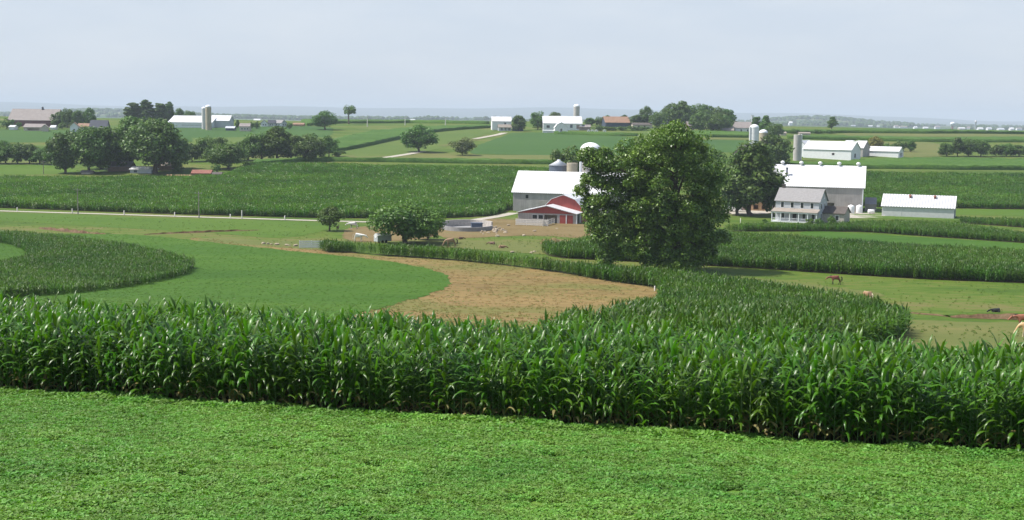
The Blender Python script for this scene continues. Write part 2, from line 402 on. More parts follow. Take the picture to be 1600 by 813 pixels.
# ------------------------------------------------------------------ corn
M['corn'] = leaf_mat('corn_leaf', (0.038, 0.108, 0.008), (0.084, 0.182, 0.013), 0.36, 0.42, 0.34, 0.5)
M['corn_far'] = leaf_mat('corn_leaf_distant', (0.042, 0.104, 0.008), (0.098, 0.185, 0.018), 0.44, 0.28, 0.30, 0.05)
M['corn_dry'] = leaf_mat('corn_leaf_withered', (0.17, 0.13, 0.045), (0.22, 0.21, 0.07), 0.6, 0.25, 0.2, 2.0)
M['stalk'] = leaf_mat('corn_stalk', (0.07, 0.13, 0.03), (0.10, 0.16, 0.05), 0.5, 0.35, 0.0, 2.0)
def corn_leaves(rng, nleaf, H, seg, halfw, vfold=True):
    V = []; Fc = []; mi = []
    az0 = rng.uniform(0, 6.28)
    for i in range(nleaf):
        t = (i + 0.4) / nleaf
        z0 = H * (0.05 + 0.80 * t) + rng.uniform(-.05, .05)
        az = az0 + math.pi * i + rng.uniform(-.55, .55)
        L = (0.5 + 0.55 * math.sin(math.pi * min(1, t * 0.85 + 0.12))) * rng.uniform(.85, 1.15)
        a0 = rad(rng.uniform(24, 46)) if t < 0.86 else rad(rng.uniform(5, 24))
        bend = rad(rng.uniform(80, 150)) if t < 0.86 else rad(rng.uniform(20, 110))
        dry = 1 if ((t < 0.2 and rng.random() < 0.4) or rng.random() < .006) else 0
        if dry: bend += rad(35); L *= 0.8
        p = Vector((0, 0, z0)); tw = rng.uniform(-.5, .5); da = rng.uniform(-.25, .25)
        o = len(V)
        for s in range(seg + 1):
            u = s / seg
            ang = a0 + bend * u ** 1.6
            ca = az + da * u
            d = Vector((math.sin(ang) * math.cos(ca), math.sin(ang) * math.sin(ca), math.cos(ang)))
            side = Vector((-math.sin(ca), math.cos(ca), 0)); nrm = side.cross(d)
            q = Quaternion(d, tw * u); side = q @ side; nrm = q @ nrm
            wv = halfw * (0.55 + 1.1 * u) * (1 if u < .35 else max(0.04, 1 - ((u - .35) / .65) ** 1.7))
            if u < .35: wv = halfw * (0.5 + 0.5 * min(1, u / .3))
            ripple = 0.012 * math.sin(u * 17 + i)
            if vfold:
                V += [p + side * wv + nrm * (wv * .35 + ripple), p.copy(), p - side * wv + nrm * (wv * .35 - ripple)]
            else:
                V += [p + side * wv, p - side * wv]
            p = p + d * (L / seg)
        k = 3 if vfold else 2
        for s in range(seg):
            for j in range(k - 1):
                a = o + s * k + j; Fc.append((a, a + k, a + k + 1, a + 1)); mi.append(dry)
    return V, Fc, mi
def corn_stalk(V, Fc, H, x=0, y=0, n=5, r=0.013):
    o = len(V); hs = [(-0.1, r * 1.15), (H * .5, r), (H * .93, r * .45)]
    for z, rr in hs:
        for k in range(n):
            V.append(Vector((x + rr * math.cos(6.283 * k / n), y + rr * math.sin(6.283 * k / n), z)))
    for i in range(2):
        for k in range(n):
            Fc.append((o + i * n + k, o + i * n + (k + 1) % n, o + (i + 1) * n + (k + 1) % n, o + (i + 1) * n + k))
rng = random.Random(11)
CORN = []
for i in range(9):
    H = rng.uniform(2.05, 2.45)
    V, Fc, mi = corn_leaves(rng, rng.randint(13, 16), H, 8, 0.051)
    fm = mesh_np('foliage', V, Fc, [M['corn'], M['corn_dry']], mi, True)
    sv, sf = [], []; corn_stalk(sv, sf, H); smh = mesh_np('stalk', sv, sf, [M['stalk']], smooth=True)
    n0 = len(V); cv = list(V) + sv; cf = list(Fc) + [tuple(q + n0 for q in f_) for f_ in sf]
    cm = mesh_np('corn_whole', cv, cf, [M['corn'], M['corn_dry'], M['stalk']], mi + [2] * len(sf), True)
    CORN.append((fm, smh, cm))
def coll_of(name, meshes):
    co = bpy.data.collections.new(name)
    for i, me in enumerate(meshes):
        o = bpy.data.objects.new(name + '_source', me); co.objects.link(o)
    return co
def clump(seed, n, length, depth, H, nleaf, seg, halfw):
    rg = random.Random(seed); V = []; Fc = []; 
    for i in range(n):
        h = H * rg.uniform(.88, 1.1)
        v, f_, _ = corn_leaves(rg, nleaf, h, seg, halfw, False)
        dx = (i + .5) / n * length - length / 2 + rg.uniform(-.05, .05); dy = rg.uniform(-depth, depth)
        o = len(V); V += [q + Vector((dx, dy, 0)) for q in v]; Fc += [tuple(a + o for a in q) for q in f_]
    return mesh_np('corn_clump', V, Fc, [M['corn_far']], smooth=True)
CO_corn = coll_of('corn_variants', [c[2] for c in CORN])
CO_clump = coll_of('corn_clumps', [clump(100 + i, 5, 1.0, .06, 2.0, 9, 3, .055) for i in range(7)])
CO_clump2 = coll_of('corn_clumps_wide', [clump(200 + i, 6, 1.6, .3, 2.0, 7, 3, .095) for i in range(7)])
def scatter(name, pts, rot, scl, coll, nvar, label, cat, seed=5, kind='stuff', sz=None):
    rg = np.random.RandomState(seed); n = len(pts)
    me = bpy.data.meshes.new(name); me.vertices.add(n); me.vertices.foreach_set('co', np.asarray(pts, np.float32).ravel())
    a = me.attributes.new('rot', 'FLOAT', 'POINT'); a.data.foreach_set('value', np.asarray(rot, np.float32))
    a = me.attributes.new('scl', 'FLOAT', 'POINT'); a.data.foreach_set('value', np.asarray(scl, np.float32))
    a = me.attributes.new('idx', 'INT', 'POINT'); a.data.foreach_set('value', rg.randint(0, nvar, n).astype(np.int32))
    o = part(name, me); tag(o, label, cat, kind=kind)
    ng = bpy.data.node_groups.new(name + '_scatter', 'GeometryNodeTree')
    ng.interface.new_socket('Geometry', in_out='INPUT', socket_type='NodeSocketGeometry')
    ng.interface.new_socket('Geometry', in_out='OUTPUT', socket_type='NodeSocketGeometry')
    N = ng.nodes; L = ng.links
    gi = N.new('NodeGroupInput'); go = N.new('NodeGroupOutput'); ip = N.new('GeometryNodeInstanceOnPoints'); ci = N.new('GeometryNodeCollectionInfo')
    ci.inputs['Collection'].default_value = coll; ci.inputs['Separate Children'].default_value = True; ci.inputs['Reset Children'].default_value = True
    def attr(nm, ty):
        q = N.new('GeometryNodeInputNamedAttribute'); q.data_type = ty; q.inputs['Name'].default_value = nm
        return [s for s in q.outputs if s.enabled and s.name == 'Attribute'][0]
    cx = N.new('ShaderNodeCombineXYZ'); L.new(attr('rot', 'FLOAT'), cx.inputs['Z'])
    L.new(gi.outputs[0], ip.inputs['Points']); L.new(ci.outputs[0], ip.inputs['Instance']); ip.inputs['Pick Instance'].default_value = True
    L.new(attr('idx', 'INT'), ip.inputs['Instance Index']); L.new(cx.outputs[0], ip.inputs['Rotation']); L.new(attr('scl', 'FLOAT'), ip.inputs['Scale'])
    L.new(ip.outputs[0], go.inputs[0])
    md = o.modifiers.new('scatter', 'NODES'); md.node_group = ng
    return o
def rows_in(poly, dirn, rowsp, along, jit, seed):
    """row-planted points inside a polygon; dirn = row direction angle"""
    rg = np.random.RandomState(seed); P = np.array([(p[0], p[1]) for p in poly])
    c, s = math.cos(dirn), math.sin(dirn)
    A = P @ np.array([[c, -s], [s, c]])
    u = np.arange(A[:, 0].min(), A[:, 0].max(), along); v = np.arange(A[:, 1].min(), A[:, 1].max(), rowsp)
    UU, VV = np.meshgrid(u, v); UU = UU.ravel() + rg.uniform(-jit, jit, UU.size) * along; VV = VV.ravel() + rg.uniform(-.08, .08, VV.size)
    X = UU * c - VV * s; Y = UU * s + VV * c
    k = inside(P, X, Y); X = X[k]; Y = Y[k]
    return X, Y
def cornfield(name, pts, label, coll, rowsp, along, dirn, hs=1.0, seed=1, smooth=True, var=0.1):
    pl = fieldpx('crop_floor', pts, M['crop_floor'], 0.03, 0.15, smooth, seed=seed)
    X, Y = rows_in(pl, dirn, rowsp, along, .3, seed); n = len(X); rg = np.random.RandomState(seed)
    k = np.abs(X) < Y * 0.50 + 12; X = X[k]; Y = Y[k]; n = len(X)
    flip = rg.randint(0, 2, n) * math.pi
    patch = 1 + 0.10 * np.sin(X / 17.0 + 1) * np.sin(Y / 11.0) + 0.05 * np.sin(X / 5.1) * np.sin(Y / 4.3 + 2)
    return scatter(name, np.column_stack([X, Y, G(X, Y)]), dirn + flip + rg.uniform(-.15, .15, n), hs * patch * rg.uniform(1 - var, 1 + var, n), coll, 7, label, 'corn crop', seed)
# --- front strip: the rows nearest the camera
nv = Vector((0.19996, 0.97980)); dv = Vector((0.9798, -0.19996))
U_FRONT = 29.8
def front_pt(u, s): return nv * u + dv * s
rg = random.Random(77); npl = 0; pts = []
protos = [None] * len(CORN)
cand = []
for r in range(18):
    s = -34.0
    while s < 34.0:
        s += 0.175 * rg.uniform(.8, 1.25)
        p = front_pt(U_FRONT + r * 0.72 + rg.uniform(-.05, .05), s)
        inview = abs(p.x) < p.y * 0.4145
        sc = rg.uniform(.74, .98) * (1 + .05 * math.sin(s * 0.9) + .05 * math.sin(s * 2.3 + r * 1.7) + .04 * math.sin(s * .37 + r * .6))
        if r == 0: sc *= rg.uniform(.86, 1.0)
        if r < 2 and inview: cand.append((p, sc, r))
        else: pts.append((p, sc))
rg.shuffle(cand); cand.sort(key=lambda q: q[2])
for p, sc, r in cand[300:]: pts.append((p, sc))
for p, sc, r in cand[:300]:
    i = rg.randrange(len(CORN)); loc = (p.x, p.y, gz(p.x, p.y)); rz = rg.uniform(0, 6.28)
    if protos[i] is None:
        t = thing('corn_plant', 'tall leafy green corn plant at the near edge of the front corn strip, beside the clipped green cover', 'corn plant', loc, rz, 'corn plants along the near edge of the front strip')
        t['label'] = 'leafy green corn plant in the nearest corn rows beside the low bright green field'
        part('foliage', CORN[i][0], t); part('stalk', CORN[i][1], t); t.scale = (sc, sc, sc); protos[i] = t
    else: dup(protos[i], loc, rz, (sc, sc, sc))
q = np.array([(p.x, p.y, gz(p.x, p.y)) for p, s in pts])
scatter('corn_crop', q, np.random.RandomState(1).uniform(0, 6.28, len(q)), [s for p, s in pts], CO_corn, 9, 'deep strip of tall dark green corn standing behind the nearest corn rows', 'corn crop', 3)
fl = [front_pt(U_FRONT - .35, -36), front_pt(U_FRONT - .35, 36), front_pt(U_FRONT + 12.2, 36), front_pt(U_FRONT + 12.2, -36)]
drape('crop_floor', refine(fl, 1.5, .08, 3, False), M['crop_floor'], 0.03, 2.5)
# --- low bright green cover in the foreground
M['alfalfa'] = leaf_mat('alfalfa_leaf', (0.092, 0.215, 0.032), (0.160, 0.305, 0.048), 0.55, 0.25, 0.25, 0.16)
def alfalfa(seed):
    rg = np.random.RandomState(seed); n = 230
    a = rg.uniform(0, 6.28, n); r = 0.30 * np.sqrt(rg.uniform(0, 1, n)); z = 0.03 + 0.16 * rg.uniform(0, 1, n) ** .6 * (1 - .5 * (r / .3) ** 2)
    Cn = np.column_stack([r * np.cos(a), r * np.sin(a), z]); nm = np.column_stack([rg.normal(0, .6, n), rg.normal(0, .6, n), np.ones(n) * 1.15])
    return leaf_quads('alfalfa_tuft', Cn, nm, rg.uniform(.024, .044, n), rg, M['alfalfa'], 1.5)
def leaf_quads(name, Cn, nm, size, rg, mat, aspect=1.4, fold=.25):
    n = len(Cn); nm = nm / np.linalg.norm(nm, axis=1, keepdims=True)
    t = rg.normal(0, 1, (n, 3)); t -= nm * (t * nm).sum(1, keepdims=True); t /= np.linalg.norm(t, axis=1, keepdims=True)
    bt = np.cross(nm, t); s = size[:, None]
    V = np.stack([Cn - t * s * aspect, Cn + bt * s * .62 + nm * s * fold, Cn + t * s * aspect, Cn - bt * s * .62 + nm * s * fold * .4], 1).reshape(-1, 3)
    return mesh_np(name, V, np.arange(4 * n).reshape(-1, 4), [mat] if not isinstance(mat, list) else mat)
CO_alf = coll_of('alfalfa_tufts', [alfalfa(i) for i in range(8)])
rg = np.random.RandomState(9); n = 62000
S = rg.uniform(-30, 30, n); Uu = U_FRONT - 0.1 - 24 * rg.uniform(0, 1, n)
X = nv.x * Uu + dv.x * S; Y = nv.y * Uu + dv.y * S
k = (np.abs(X) < Y * .5 + 4) & (Y > 9); X = X[k]; Y = Y[k]; n = len(X); rg = np.random.RandomState(19)
pat = 1 + .16 * np.sin(X * 1.3 + np.sin(Y * .7) * 2) * np.sin(Y * 1.1 + 1) + .15 * np.sin(X * .37 + 2) * np.sin(Y * .5)
bare = (np.sin(X * .9 + 4) * np.sin(Y * 1.4 + X * .3) > .93)
scatter('ground_cover', np.column_stack([X, Y, G(X, Y)])[~bare], rg.uniform(0, 6.28, n)[~bare], (.74 * pat * rg.uniform(.8, 1.12, n) * (1 + .55 * (rg.uniform(0, 1, n) < .35) * (Uu[k] > U_FRONT - .9)))[~bare], CO_alf, 8, 'low bright green leafy cover crop across the foreground', 'ground cover', 4)
fl = [front_pt(U_FRONT - .3, -40), front_pt(U_FRONT - .3, 40), front_pt(4, 40), front_pt(4, -40)]
drape('cover_field', refine(fl, 2, 0, 3, False), M['alfalfa_floor'], 0.02, 3)
# ------------------------------------------------------------------ fields of the valley
SOIL = fieldpx('bare_soil', [(300,372),(400,381),(480,388),(600,401),(750,410),(880,427),(960,441),(1022,450),(1048,459),(1034,468),(980,482),(930,500),(850,530),(700,545),(560,540),(400,520),(330,470)], M['soil'], 0.03, 0.5)
SOD = fieldpx('sod_field', [(-200,376),(0,366),(165,366),(230,369),(300,376),(400,387),(480,395),(560,403),(620,411),(670,421),(697,431),(705,441),(690,453),(650,467),(600,481),(545,495),(450,520),(250,520),(60,500),(-150,490)], M['sod'], 0.07, 0.45)
cornfield('contour_corn', [(508,379,1.8),(560,380,1.8),(640,384,1.8),(740,391,1.8),(850,403,1.8),(950,413,1.8),(1030,422,1.8),(1100,429,1.8),(1200,441,1.8),(1300,456,1.8),(1370,470,1.8),(1408,485,1.8),(1421,500,1.2),(1416,520),(1395,534),(1330,548),(1250,560),(1100,570),(980,556),(900,530),(850,508,2),(930,490,2),(988,478,1.8),(1028,466,1.5),(1040,459),(1020,450),(950,440),(880,428),(800,417),(700,407),(600,400),(545,393),(508,390)],
    'curved strip of dark green corn wrapping round the tan ploughed soil', CO_clump, .76, .85, rad(-8), .98, 21, True, .12)
cornfield('contour_corn', [(-260,352,1.5),(0,359,1.5),(60,363,1.5),(130,369,1.5),(200,378,1.5),(260,391,1.5),(293,404,1.3),(303,416,.6),(287,431),(225,446),(120,459),(0,468),(-200,474),(-300,470),(-300,452),(-200,432,1.3),(0,407,1.3),(30,401,1.2),(48,395,.8),(30,389),(0,381),(-260,370)],
    'curved strip of dark corn round the left end of the smooth green field', CO_clump, .76, .85, rad(10), .72, 22, True, .12)
cornfield('valley_corn', [(870,379,1.9),(935,368,1.9),(1060,364,1.9),(1140,363,1.9),(1230,366,1.9),(1300,371,1.9),(1450,380,1.9),(1700,397,1.9),(1700,449),(1600,443),(1450,437),(1300,428),(1180,420),(1090,415),(980,409),(880,404),(855,399),(850,391)],
    'broad belt of dark corn right behind the grass the horses graze', CO_clump, .76, .9, rad(-7), .95, 23, True, .12)
fieldpx('green_strip', [(1270,361),(1350,366),(1450,372),(1700,388),(1700,405),(1450,384),(1300,374),(1250,367)], M['sod'], 0.05, 0.2)
cornfield('valley_corn', [(1128,351,1.6),(1190,348,1.6),(1280,349,1.6),(1345,345,1.6),(1420,345,1.6),(1495,349,1.6),(1600,362,1.6),(1700,372,1.6),(1700,386),(1600,380),(1450,370),(1350,363),(1230,362),(1140,362)],
    'narrow belt of corn between the porch house and the green strip', CO_clump, .76, .9, rad(-5), .85, 24, True, .12)
cornfield('garden_corn', [(1503,337,1.6),(1600,341,1.6),(1700,344,1.6),(1700,363),(1600,356),(1500,349)],
    'small pale patch of corn to the right of the ribbed white shed', CO_clump, .8, 1.1, rad(-3), .8, 25, False, .2)
fieldpx('green_strip', [(1340,327),(1500,327),(1700,330),(1700,340),(1500,336),(1495,345),(1340,340)], M['meadow'], 0.05, 0.2)
cornfield('wide_corn', [(-250,271,1.8),(0,275,1.8),(100,275,1.8),(240,275,1.8),(345,274,1.8),(385,256,1.8),(480,255,1.8),(620,257,1.8),(850,262,1.8),(880,268,1.8),(900,290),(830,318),(800,328),(765,338),(700,341),(640,342),(500,341),(300,336),(0,325),(-250,316)],
    'wide dark corn field behind the pale lane and the grey barn', CO_clump2, 1.1, 1.35, rad(-4), 1.0, 26, False, .15)
cornfield('wide_corn', [(1180,263,1.8),(1350,268,1.8),(1500,270,1.8),(1700,273,1.8),(1700,329),(1500,326),(1400,325),(1340,322),(1180,300)],
    'wide dark corn field behind the long shed and the ventilated barn', CO_clump2, 1.1, 1.35, rad(2), 1.0, 27, False, .15)
# lane, yards and worn ground
def lane(pts, wid, mat, name, dz=0.06):
    P = [Vector(q) for q in world_poly(pts)]; C2 = []
    for i in range(len(P) - 1):
        k = max(1, int((P[i + 1] - P[i]).length / 4))
        C2 += [P[i].lerp(P[i + 1], j / k) for j in range(k)]
    C2.append(P[-1]); l = []; r = []
    for i, p in enumerate(C2):
        d = (C2[min(i + 1, len(C2) - 1)] - C2[max(i - 1, 0)]).normalized(); n_ = Vector((-d.y, d.x))
        l.append(p + n_ * wid / 2); r.append(p - n_ * wid / 2)
    return drape(name, [(p.x, p.y) for p in r + l[::-1]], mat, dz, step=6)
lane([(-260,322),(0,330),(120,333.5),(311,339.5),(490,345),(600,348),(690,347.5),(740,344.5),(775,339),(803,333)], 3.3, M['gravel'], 'lane')
fieldpx('bare_earth', [(545,357),(600,352),(690,352),(690,362),(660,374),(560,378),(535,368)], M['earth'], 0.035, 0.5)
fieldpx('bare_earth', [(690,346),(770,342),(830,345),(905,350),(935,362),(900,372),(860,369),(800,369),(740,372),(690,372)], M['earth'], 0.04, 0.6)
fieldpx('dry_pasture', [(640,374),(740,376),(850,380),(862,392),(850,398),(760,391),(640,383)], M['dry'], 0.03, 0.7)
fieldpx('dry_pasture', [(330,372),(420,376),(500,381),(500,391),(400,384),(310,376)], M['dry'], 0.034, 0.4)
fieldpx('dry_pasture', [(1405,500),(1500,503),(1700,508),(1700,560),(1380,560)], M['dry'], 0.03, 0.6)
fieldpx('dry_pasture', [(1110,428),(1200,437),(1300,448),(1370,458),(1370,468),(1300,458),(1180,440)], M['dry'], 0.03, 0.6)
fieldpx('bare_earth', [(845,379),(870,374),(890,377),(880,382),(855,384)], M['earth'], 0.05, 0.4)
fieldpx('farmyard', [(1100,328),(1150,327),(1200,327),(1200,334),(1150,335),(1090,333)], M['gravel'], 0.05, 0.3)
fieldpx('farmyard', [(1290,333),(1340,330),(1378,334),(1378,341),(1330,341),(1290,340)], M['gravel'], 0.05, 0.3)
fieldpx('meadow', [(-250,259),(0,258),(70,258),(110,262),(105,272),(-250,270)], M['meadow'], 0.05, 0.3)
fieldpx('meadow', [(-250,330),(0,333),(250,341),(490,348),(520,356),(440,372),(330,364),(160,355),(0,345),(-250,342)], M['meadow'], 0.03, 0.5)
# upper slopes
M['corn_slope'] = field_mat('corn_canopy', [(0.3, (0.028, 0.085, 0.02)), (0.5, (0.042, 0.115, 0.026)), (0.7, (0.062, 0.145, 0.032))], 0.02, 0.7, (1, 2.5, 1), 0, 0.5, 0.6, 0.9)
fieldpx('bean_field', [(480,258),(860,262),(860,272),(620,270),(480,266)], M['bean'], 0.08, 0.5, False)
slab('slope_corn', [(395,254,1.8),(480,246,1.8),(600,246,1.8),(740,248,1.8),(872,250,1.8),(872,257),(740,256),(600,253.5),(480,252.5),(400,256)], M['corn_slope'], 1.8, 'thin belt of corn crossing below the lone round tree on the slope')
fieldpx('dry_strip', [(520,243),(640,242.5),(870,242),(870,250),(640,248),(520,246)], M['dry'], 0.07, 0.5, False)
fieldpx('hay_field', [(530,237),(590,226),(640,214),(700,205),(745,202),(775,205),(740,216),(700,222),(690,232),(640,243),(560,245)], M['hay'], 0.08, 0.5, False)
slab('slope_corn', [(505,222,1.8),(540,212,1.8),(580,204,1.8),(640,199,1.8),(700,196,1.8),(765,195,1.8),(770,200),(720,203),(670,208),(620,219),(560,232),(515,240)], M['corn_slope'], 1.8, 'dark corn on the hillside between the lone round tree and the crest poles')
fieldpx('bean_field', [(735,238),(750,226),(800,208),(830,207),(960,212),(990,216),(990,244),(740,241)], M['bean'], 0.08, 0.5, False)
slab('slope_corn', [(865,205,1.8),(960,206,1.8),(1000,208,1.8),(1000,213),(960,213),(865,210)], M['corn_slope'], 1.6, 'thin corn strip in front of the white gambrel barn on the crest')
slab('slope_corn', [(470,187,1.8),(560,187,1.8),(640,187.5,1.8),(764,189,1.8),(764,194),(640,192.5),(540,193),(480,197)], M['corn_slope'], 1.8, 'dark corn along the crest beneath the far poles')
fieldpx('hay_field', [(250,196),(350,197),(470,196),(520,200),(520,210),(500,218),(300,222),(250,214)], M['bean'], 0.08, 0.5, False)
fieldpx('hay_field', [(300,216),(470,214),(530,216),(500,232),(300,232)], M['hay'], 0.09, 0.5, False)
fieldpx('hay_field', [(-200,204),(0,203),(180,204),(200,214),(100,222),(-200,222)], M['bean'], 0.08, 0.5, False)
lane([(602,247),(640,241),(662,237)], 4.2, M['gravel'], 'lane', 0.16)
lane([(690,228.5),(735,221),(742,218)], 5, M['dry'], 'lane', 0.16)
lane([(742,217.5),(775,211.5),(789,208)], 4.5, M['gravel'], 'lane', 0.16)
slab('slope_corn', [(1075,204,1.8),(1120,204,1.8),(1172,206,1.8),(1172,215.5),(1075,214.5)], M['corn_slope'], 1.8, 'corn block below the wooded knoll on the crest')
fieldpx('dry_strip', [(1060,215.5),(1172,216.5),(1172,219),(1060,218)], M['dry'], 0.08, 0.5, False)
fieldpx('bean_field', [(1060,219),(1172,220),(1180,240),(1060,236)], M['bean'], 0.08, 0.5, False)
slab('slope_corn', [(1205,203,1.8),(1330,201.5,1.8),(1450,202,1.8),(1700,205,1.8),(1700,210.5),(1450,209),(1330,208),(1205,208)], M['corn_slope'], 1.8, 'dark corn along the right crest under the distant town')
fieldpx('dry_strip', [(1320,208.5),(1450,209.5),(1700,211),(1700,216),(1450,214),(1320,213)], M['dry'], 0.09, 0.5, False)
slab('slope_corn', [(1230,211,1.8),(1340,212,1.8),(1450,214,1.8),(1700,215,1.8),(1700,224),(1450,222),(1340,219.5),(1230,217)], M['corn_slope'], 1.8, 'corn belt above the bushy hedge at the right')
fieldpx('dry_strip', [(1260,219),(1340,221),(1450,223),(1480,226),(1470,245),(1400,246),(1260,240)], M['dry'], 0.08, 0.5, False)
slab('slope_corn', [(1205,252,1.8),(1300,254,1.8),(1345,249,1.8),(1410,246,1.8),(1560,247,1.8),(1700,249,1.8),(1700,267),(1500,266),(1350,264),(1205,262)], M['corn_slope'], 1.8, 'lighter corn belt just in front of the white barns on the right slope', False, .4)
fieldpx('green_strip', [(1205,263.5),(1350,264.5),(1700,267.5),(1700,271),(1350,268),(1205,267)], M['hay'], 0.06, 0.5, False)
# eroded creek bank in the right pasture
def creek(pts, label_seed, hmax, name='creek_bank'):
    P = [Vector(q) for q in world_poly(pts)]; rg = random.Random(label_seed); C2 = []
    for i in range(len(P) - 1):
        k = max(1, int((P[i + 1] - P[i]).length / .7)); C2 += [P[i].lerp(P[i + 1], j / k) for j in range(k)]
    V = []; FE = []; n_ = len(C2)
    for i, p in enumerate(C2):
        e = math.sin(math.pi * (i + .5) / n_) ** .5; h = hmax * e * rg.uniform(.6, 1.15); j = rg.uniform(-.3, .3)
        for dy, hh in ((-.5 + j, .02), (-.1 + j, h * .35), (.05 + j * .6, h), (.8, h * 1.05), (4.5, .0)):
            V.append((p.x + rg.uniform(-.1, .1), p.y + dy, gz(p.x, p.y + dy) + hh - (.05 if hh == 0 else 0)))
    for i in range(n_ - 1):
        for k in range(4): FE.append((i * 5 + k, (i + 1) * 5 + k, (i + 1) * 5 + k + 1, i * 5 + k + 1))
    mi = ([0, 0, 1, 1] * (n_ - 1))
    tag(part(name, mesh_np(name, V, FE, [M['bank'], M['pasture']], mi)), kind='structure')
M['bank'] = field_mat('eroded_bank', [(0.3, (0.09, 0.055, 0.03)), (0.55, (0.22, 0.14, 0.085)), (0.75, (0.36, 0.26, 0.17))], 0.4, 2.0)
creek([(1485,496),(1505,497),(1530,498),(1560,498.5),(1620,501),(1700,503)], 4, .7)
creek([(1415,489),(1440,491),(1470,494),(1488,496)], 8, .22)
creek([(60,357),(90,361),(130,365),(170,367)], 5, .7)
creek([(225,367),(270,365),(330,363),(410,360)], 6, .4)

# small growth that gives the worn ground its grain
def tuft(seed, n, r, h, size, mats):
    rg = np.random.RandomState(seed); a = rg.uniform(0, 6.28, n); q = r * np.sqrt(rg.uniform(0, 1, n))
    Cn = np.column_stack([q * np.cos(a), q * np.sin(a), rg.uniform(.02, h, n)]); nm = np.column_stack([rg.normal(0, .7, n), rg.normal(0, .7, n), np.ones(n)])
    return leaf_quads('tuft', Cn, nm, size * rg.uniform(.6, 1.3, n), rg, mats, 1.5)
def clod(seed):
    rg = random.Random(seed); b = MB()
    for _ in range(5):
        c = Vector((rg.uniform(-.3, .3), rg.uniform(-.2, .2), 0)); r_ = rg.uniform(.05, .13)
        v = [c + Vector((math.cos(k * 1.257 + seed) * r_ * rg.uniform(.7, 1.3), math.sin(k * 1.257 + seed) * r_ * rg.uniform(.7, 1.3), -.01)) for k in range(5)] + [c + Vector((0, 0, r_ * .8))]
        b.add(v, [(k, (k + 1) % 5, 5) for k in range(5)])
    return b.mesh('clods', M['soil'])
M['weed'] = leaf_mat('pasture_weed', (0.085, 0.140, 0.018), (0.125, 0.175, 0.030), 0.6, 0.2, 0.15, 0.2)
M['seedling'] = leaf_mat('seedling_green', (0.10, 0.15, 0.03), (0.16, 0.18, 0.05), 0.6, 0.2, 0.15, 0.2)
CO_weed = coll_of('weed_tufts', [tuft(i, 26, .22, .20, .06, M['weed']) for i in range(5)])
CO_seed = coll_of('seedlings', [tuft(20 + i, 9, .16, .10, .04, M['seedling']) for i in range(4)])
CO_clod = coll_of('clods', [clod(i) for i in range(5)])
def strew(name, poly, dirn, rowsp, along, coll, nvar, label, cat, seed, keep=1.0, s0=.7, s1=1.3, patchy=0.0, avoid=None):
    X, Y = rows_in(poly, dirn, rowsp, along, .45, seed); rg = np.random.RandomState(seed)
    k = (np.abs(X) < Y * .47 + 5) & (rg.uniform(0, 1, len(X)) < keep)
    if avoid is not None: k &= ~inside([(q[0], q[1]) for q in avoid], X, Y)
    if patchy: k &= (np.sin(X * .13 + np.sin(Y * .09) * 2) * np.sin(Y * .21 + 1) + rg.uniform(-.6, .6, len(X))) > patchy - 1
    X = X[k]; Y = Y[k]; n = len(X)
    scatter(name, np.column_stack([X, Y, G(X, Y) + .05]), rg.uniform(0, 6.28, n), rg.uniform(s0, s1, n), coll, nvar, label, cat, seed)
strew('soil_clods', SOIL, rad(-14), 1.4, .8, CO_clod, 5, 'crumbled clods along the rows of the tan ploughed strip', 'clods', 61, .4, avoid=SOD)
strew('seedlings', SOIL, rad(-14), 1.4, .9, CO_seed, 4, 'sparse pale green seedlings along the rows of the tan ploughed strip', 'seedlings', 62, .7, .6, 1.4, .9, avoid=SOD)
M['sod_leaf'] = leaf_mat('sod_leaf', (0.055, 0.128, 0.011), (0.095, 0.175, 0.017), 0.6, 0.2, 0.2, 0.06)
CO_sod = coll_of('sod_tufts', [tuft(40 + i, 22, .3, .10, .05, M['sod_leaf']) for i in range(5)])
strew('sod_tufts', SOD, rad(-14), 1.0, .75, CO_sod, 5, 'short even grass standing in the smooth green contour field', 'grass', 66, .6, .45, .9)
PR = world_poly([(1100,430),(1300,432),(1450,440),(1640,447),(1640,532),(1428,532),(1424,500),(1372,466),(1300,452),(1180,438)])
strew('pasture_weeds', PR, .3, .9, .9, CO_weed, 5, 'grazed tufts and weeds over the right horse pasture', 'weeds', 63, .25, .25, .8, .8)
PL = world_poly([(-60,338),(0,337),(300,345),(480,352),(520,372),(480,384),(330,370),(160,364),(0,356),(-60,354)])
strew('pasture_weeds', PL, .3, 1.3, 1.2, CO_weed, 5, 'grazed tufts and weeds over the meadow below the pale lane', 'weeds', 64, .3, .3, .9, .8)
PB = world_poly([(640,374),(740,373),(880,366),(905,372),(862,392),(850,400),(760,391),(640,384)])
strew('pasture_weeds', PB, .3, 1.2, 1.1, CO_weed, 5, 'tufts and weeds on the worn slope below the red barn', 'weeds', 65, .5, .3, .9, .8)
# ------------------------------------------------------------------ trees
M['bark'] = plain('bark', (0.10, 0.08, 0.06), 0.9, 0.35, 3.0, stretch=(3, 3, .6))
M['leaf_big'] = leaf_mat('leaf_plane_tree', (0.042, 0.094, 0.010), (0.155, 0.225, 0.027), 0.42, 0.4, 0.18, 0.55)
M['leaf_dark'] = leaf_mat('leaf_deep_green', (0.047, 0.108, 0.016), (0.105, 0.185, 0.028), 0.5, 0.3, 0.2, 0.3)
M['leaf_mid'] = leaf_mat('leaf_mid_green', (0.056, 0.122, 0.018), (0.12, 0.20, 0.032), 0.5, 0.3, 0.22, 0.3)
M['leaf_pale'] = leaf_mat('leaf_pale_green', (0.10, 0.14, 0.045), (0.17, 0.20, 0.07), 0.55, 0.3, 0.25, 0.4)
M['leaf_yellow'] = leaf_mat('leaf_yellow_green', (0.19, 0.20, 0.035), (0.28, 0.27, 0.055), 0.55, 0.3, 0.25, 0.4)
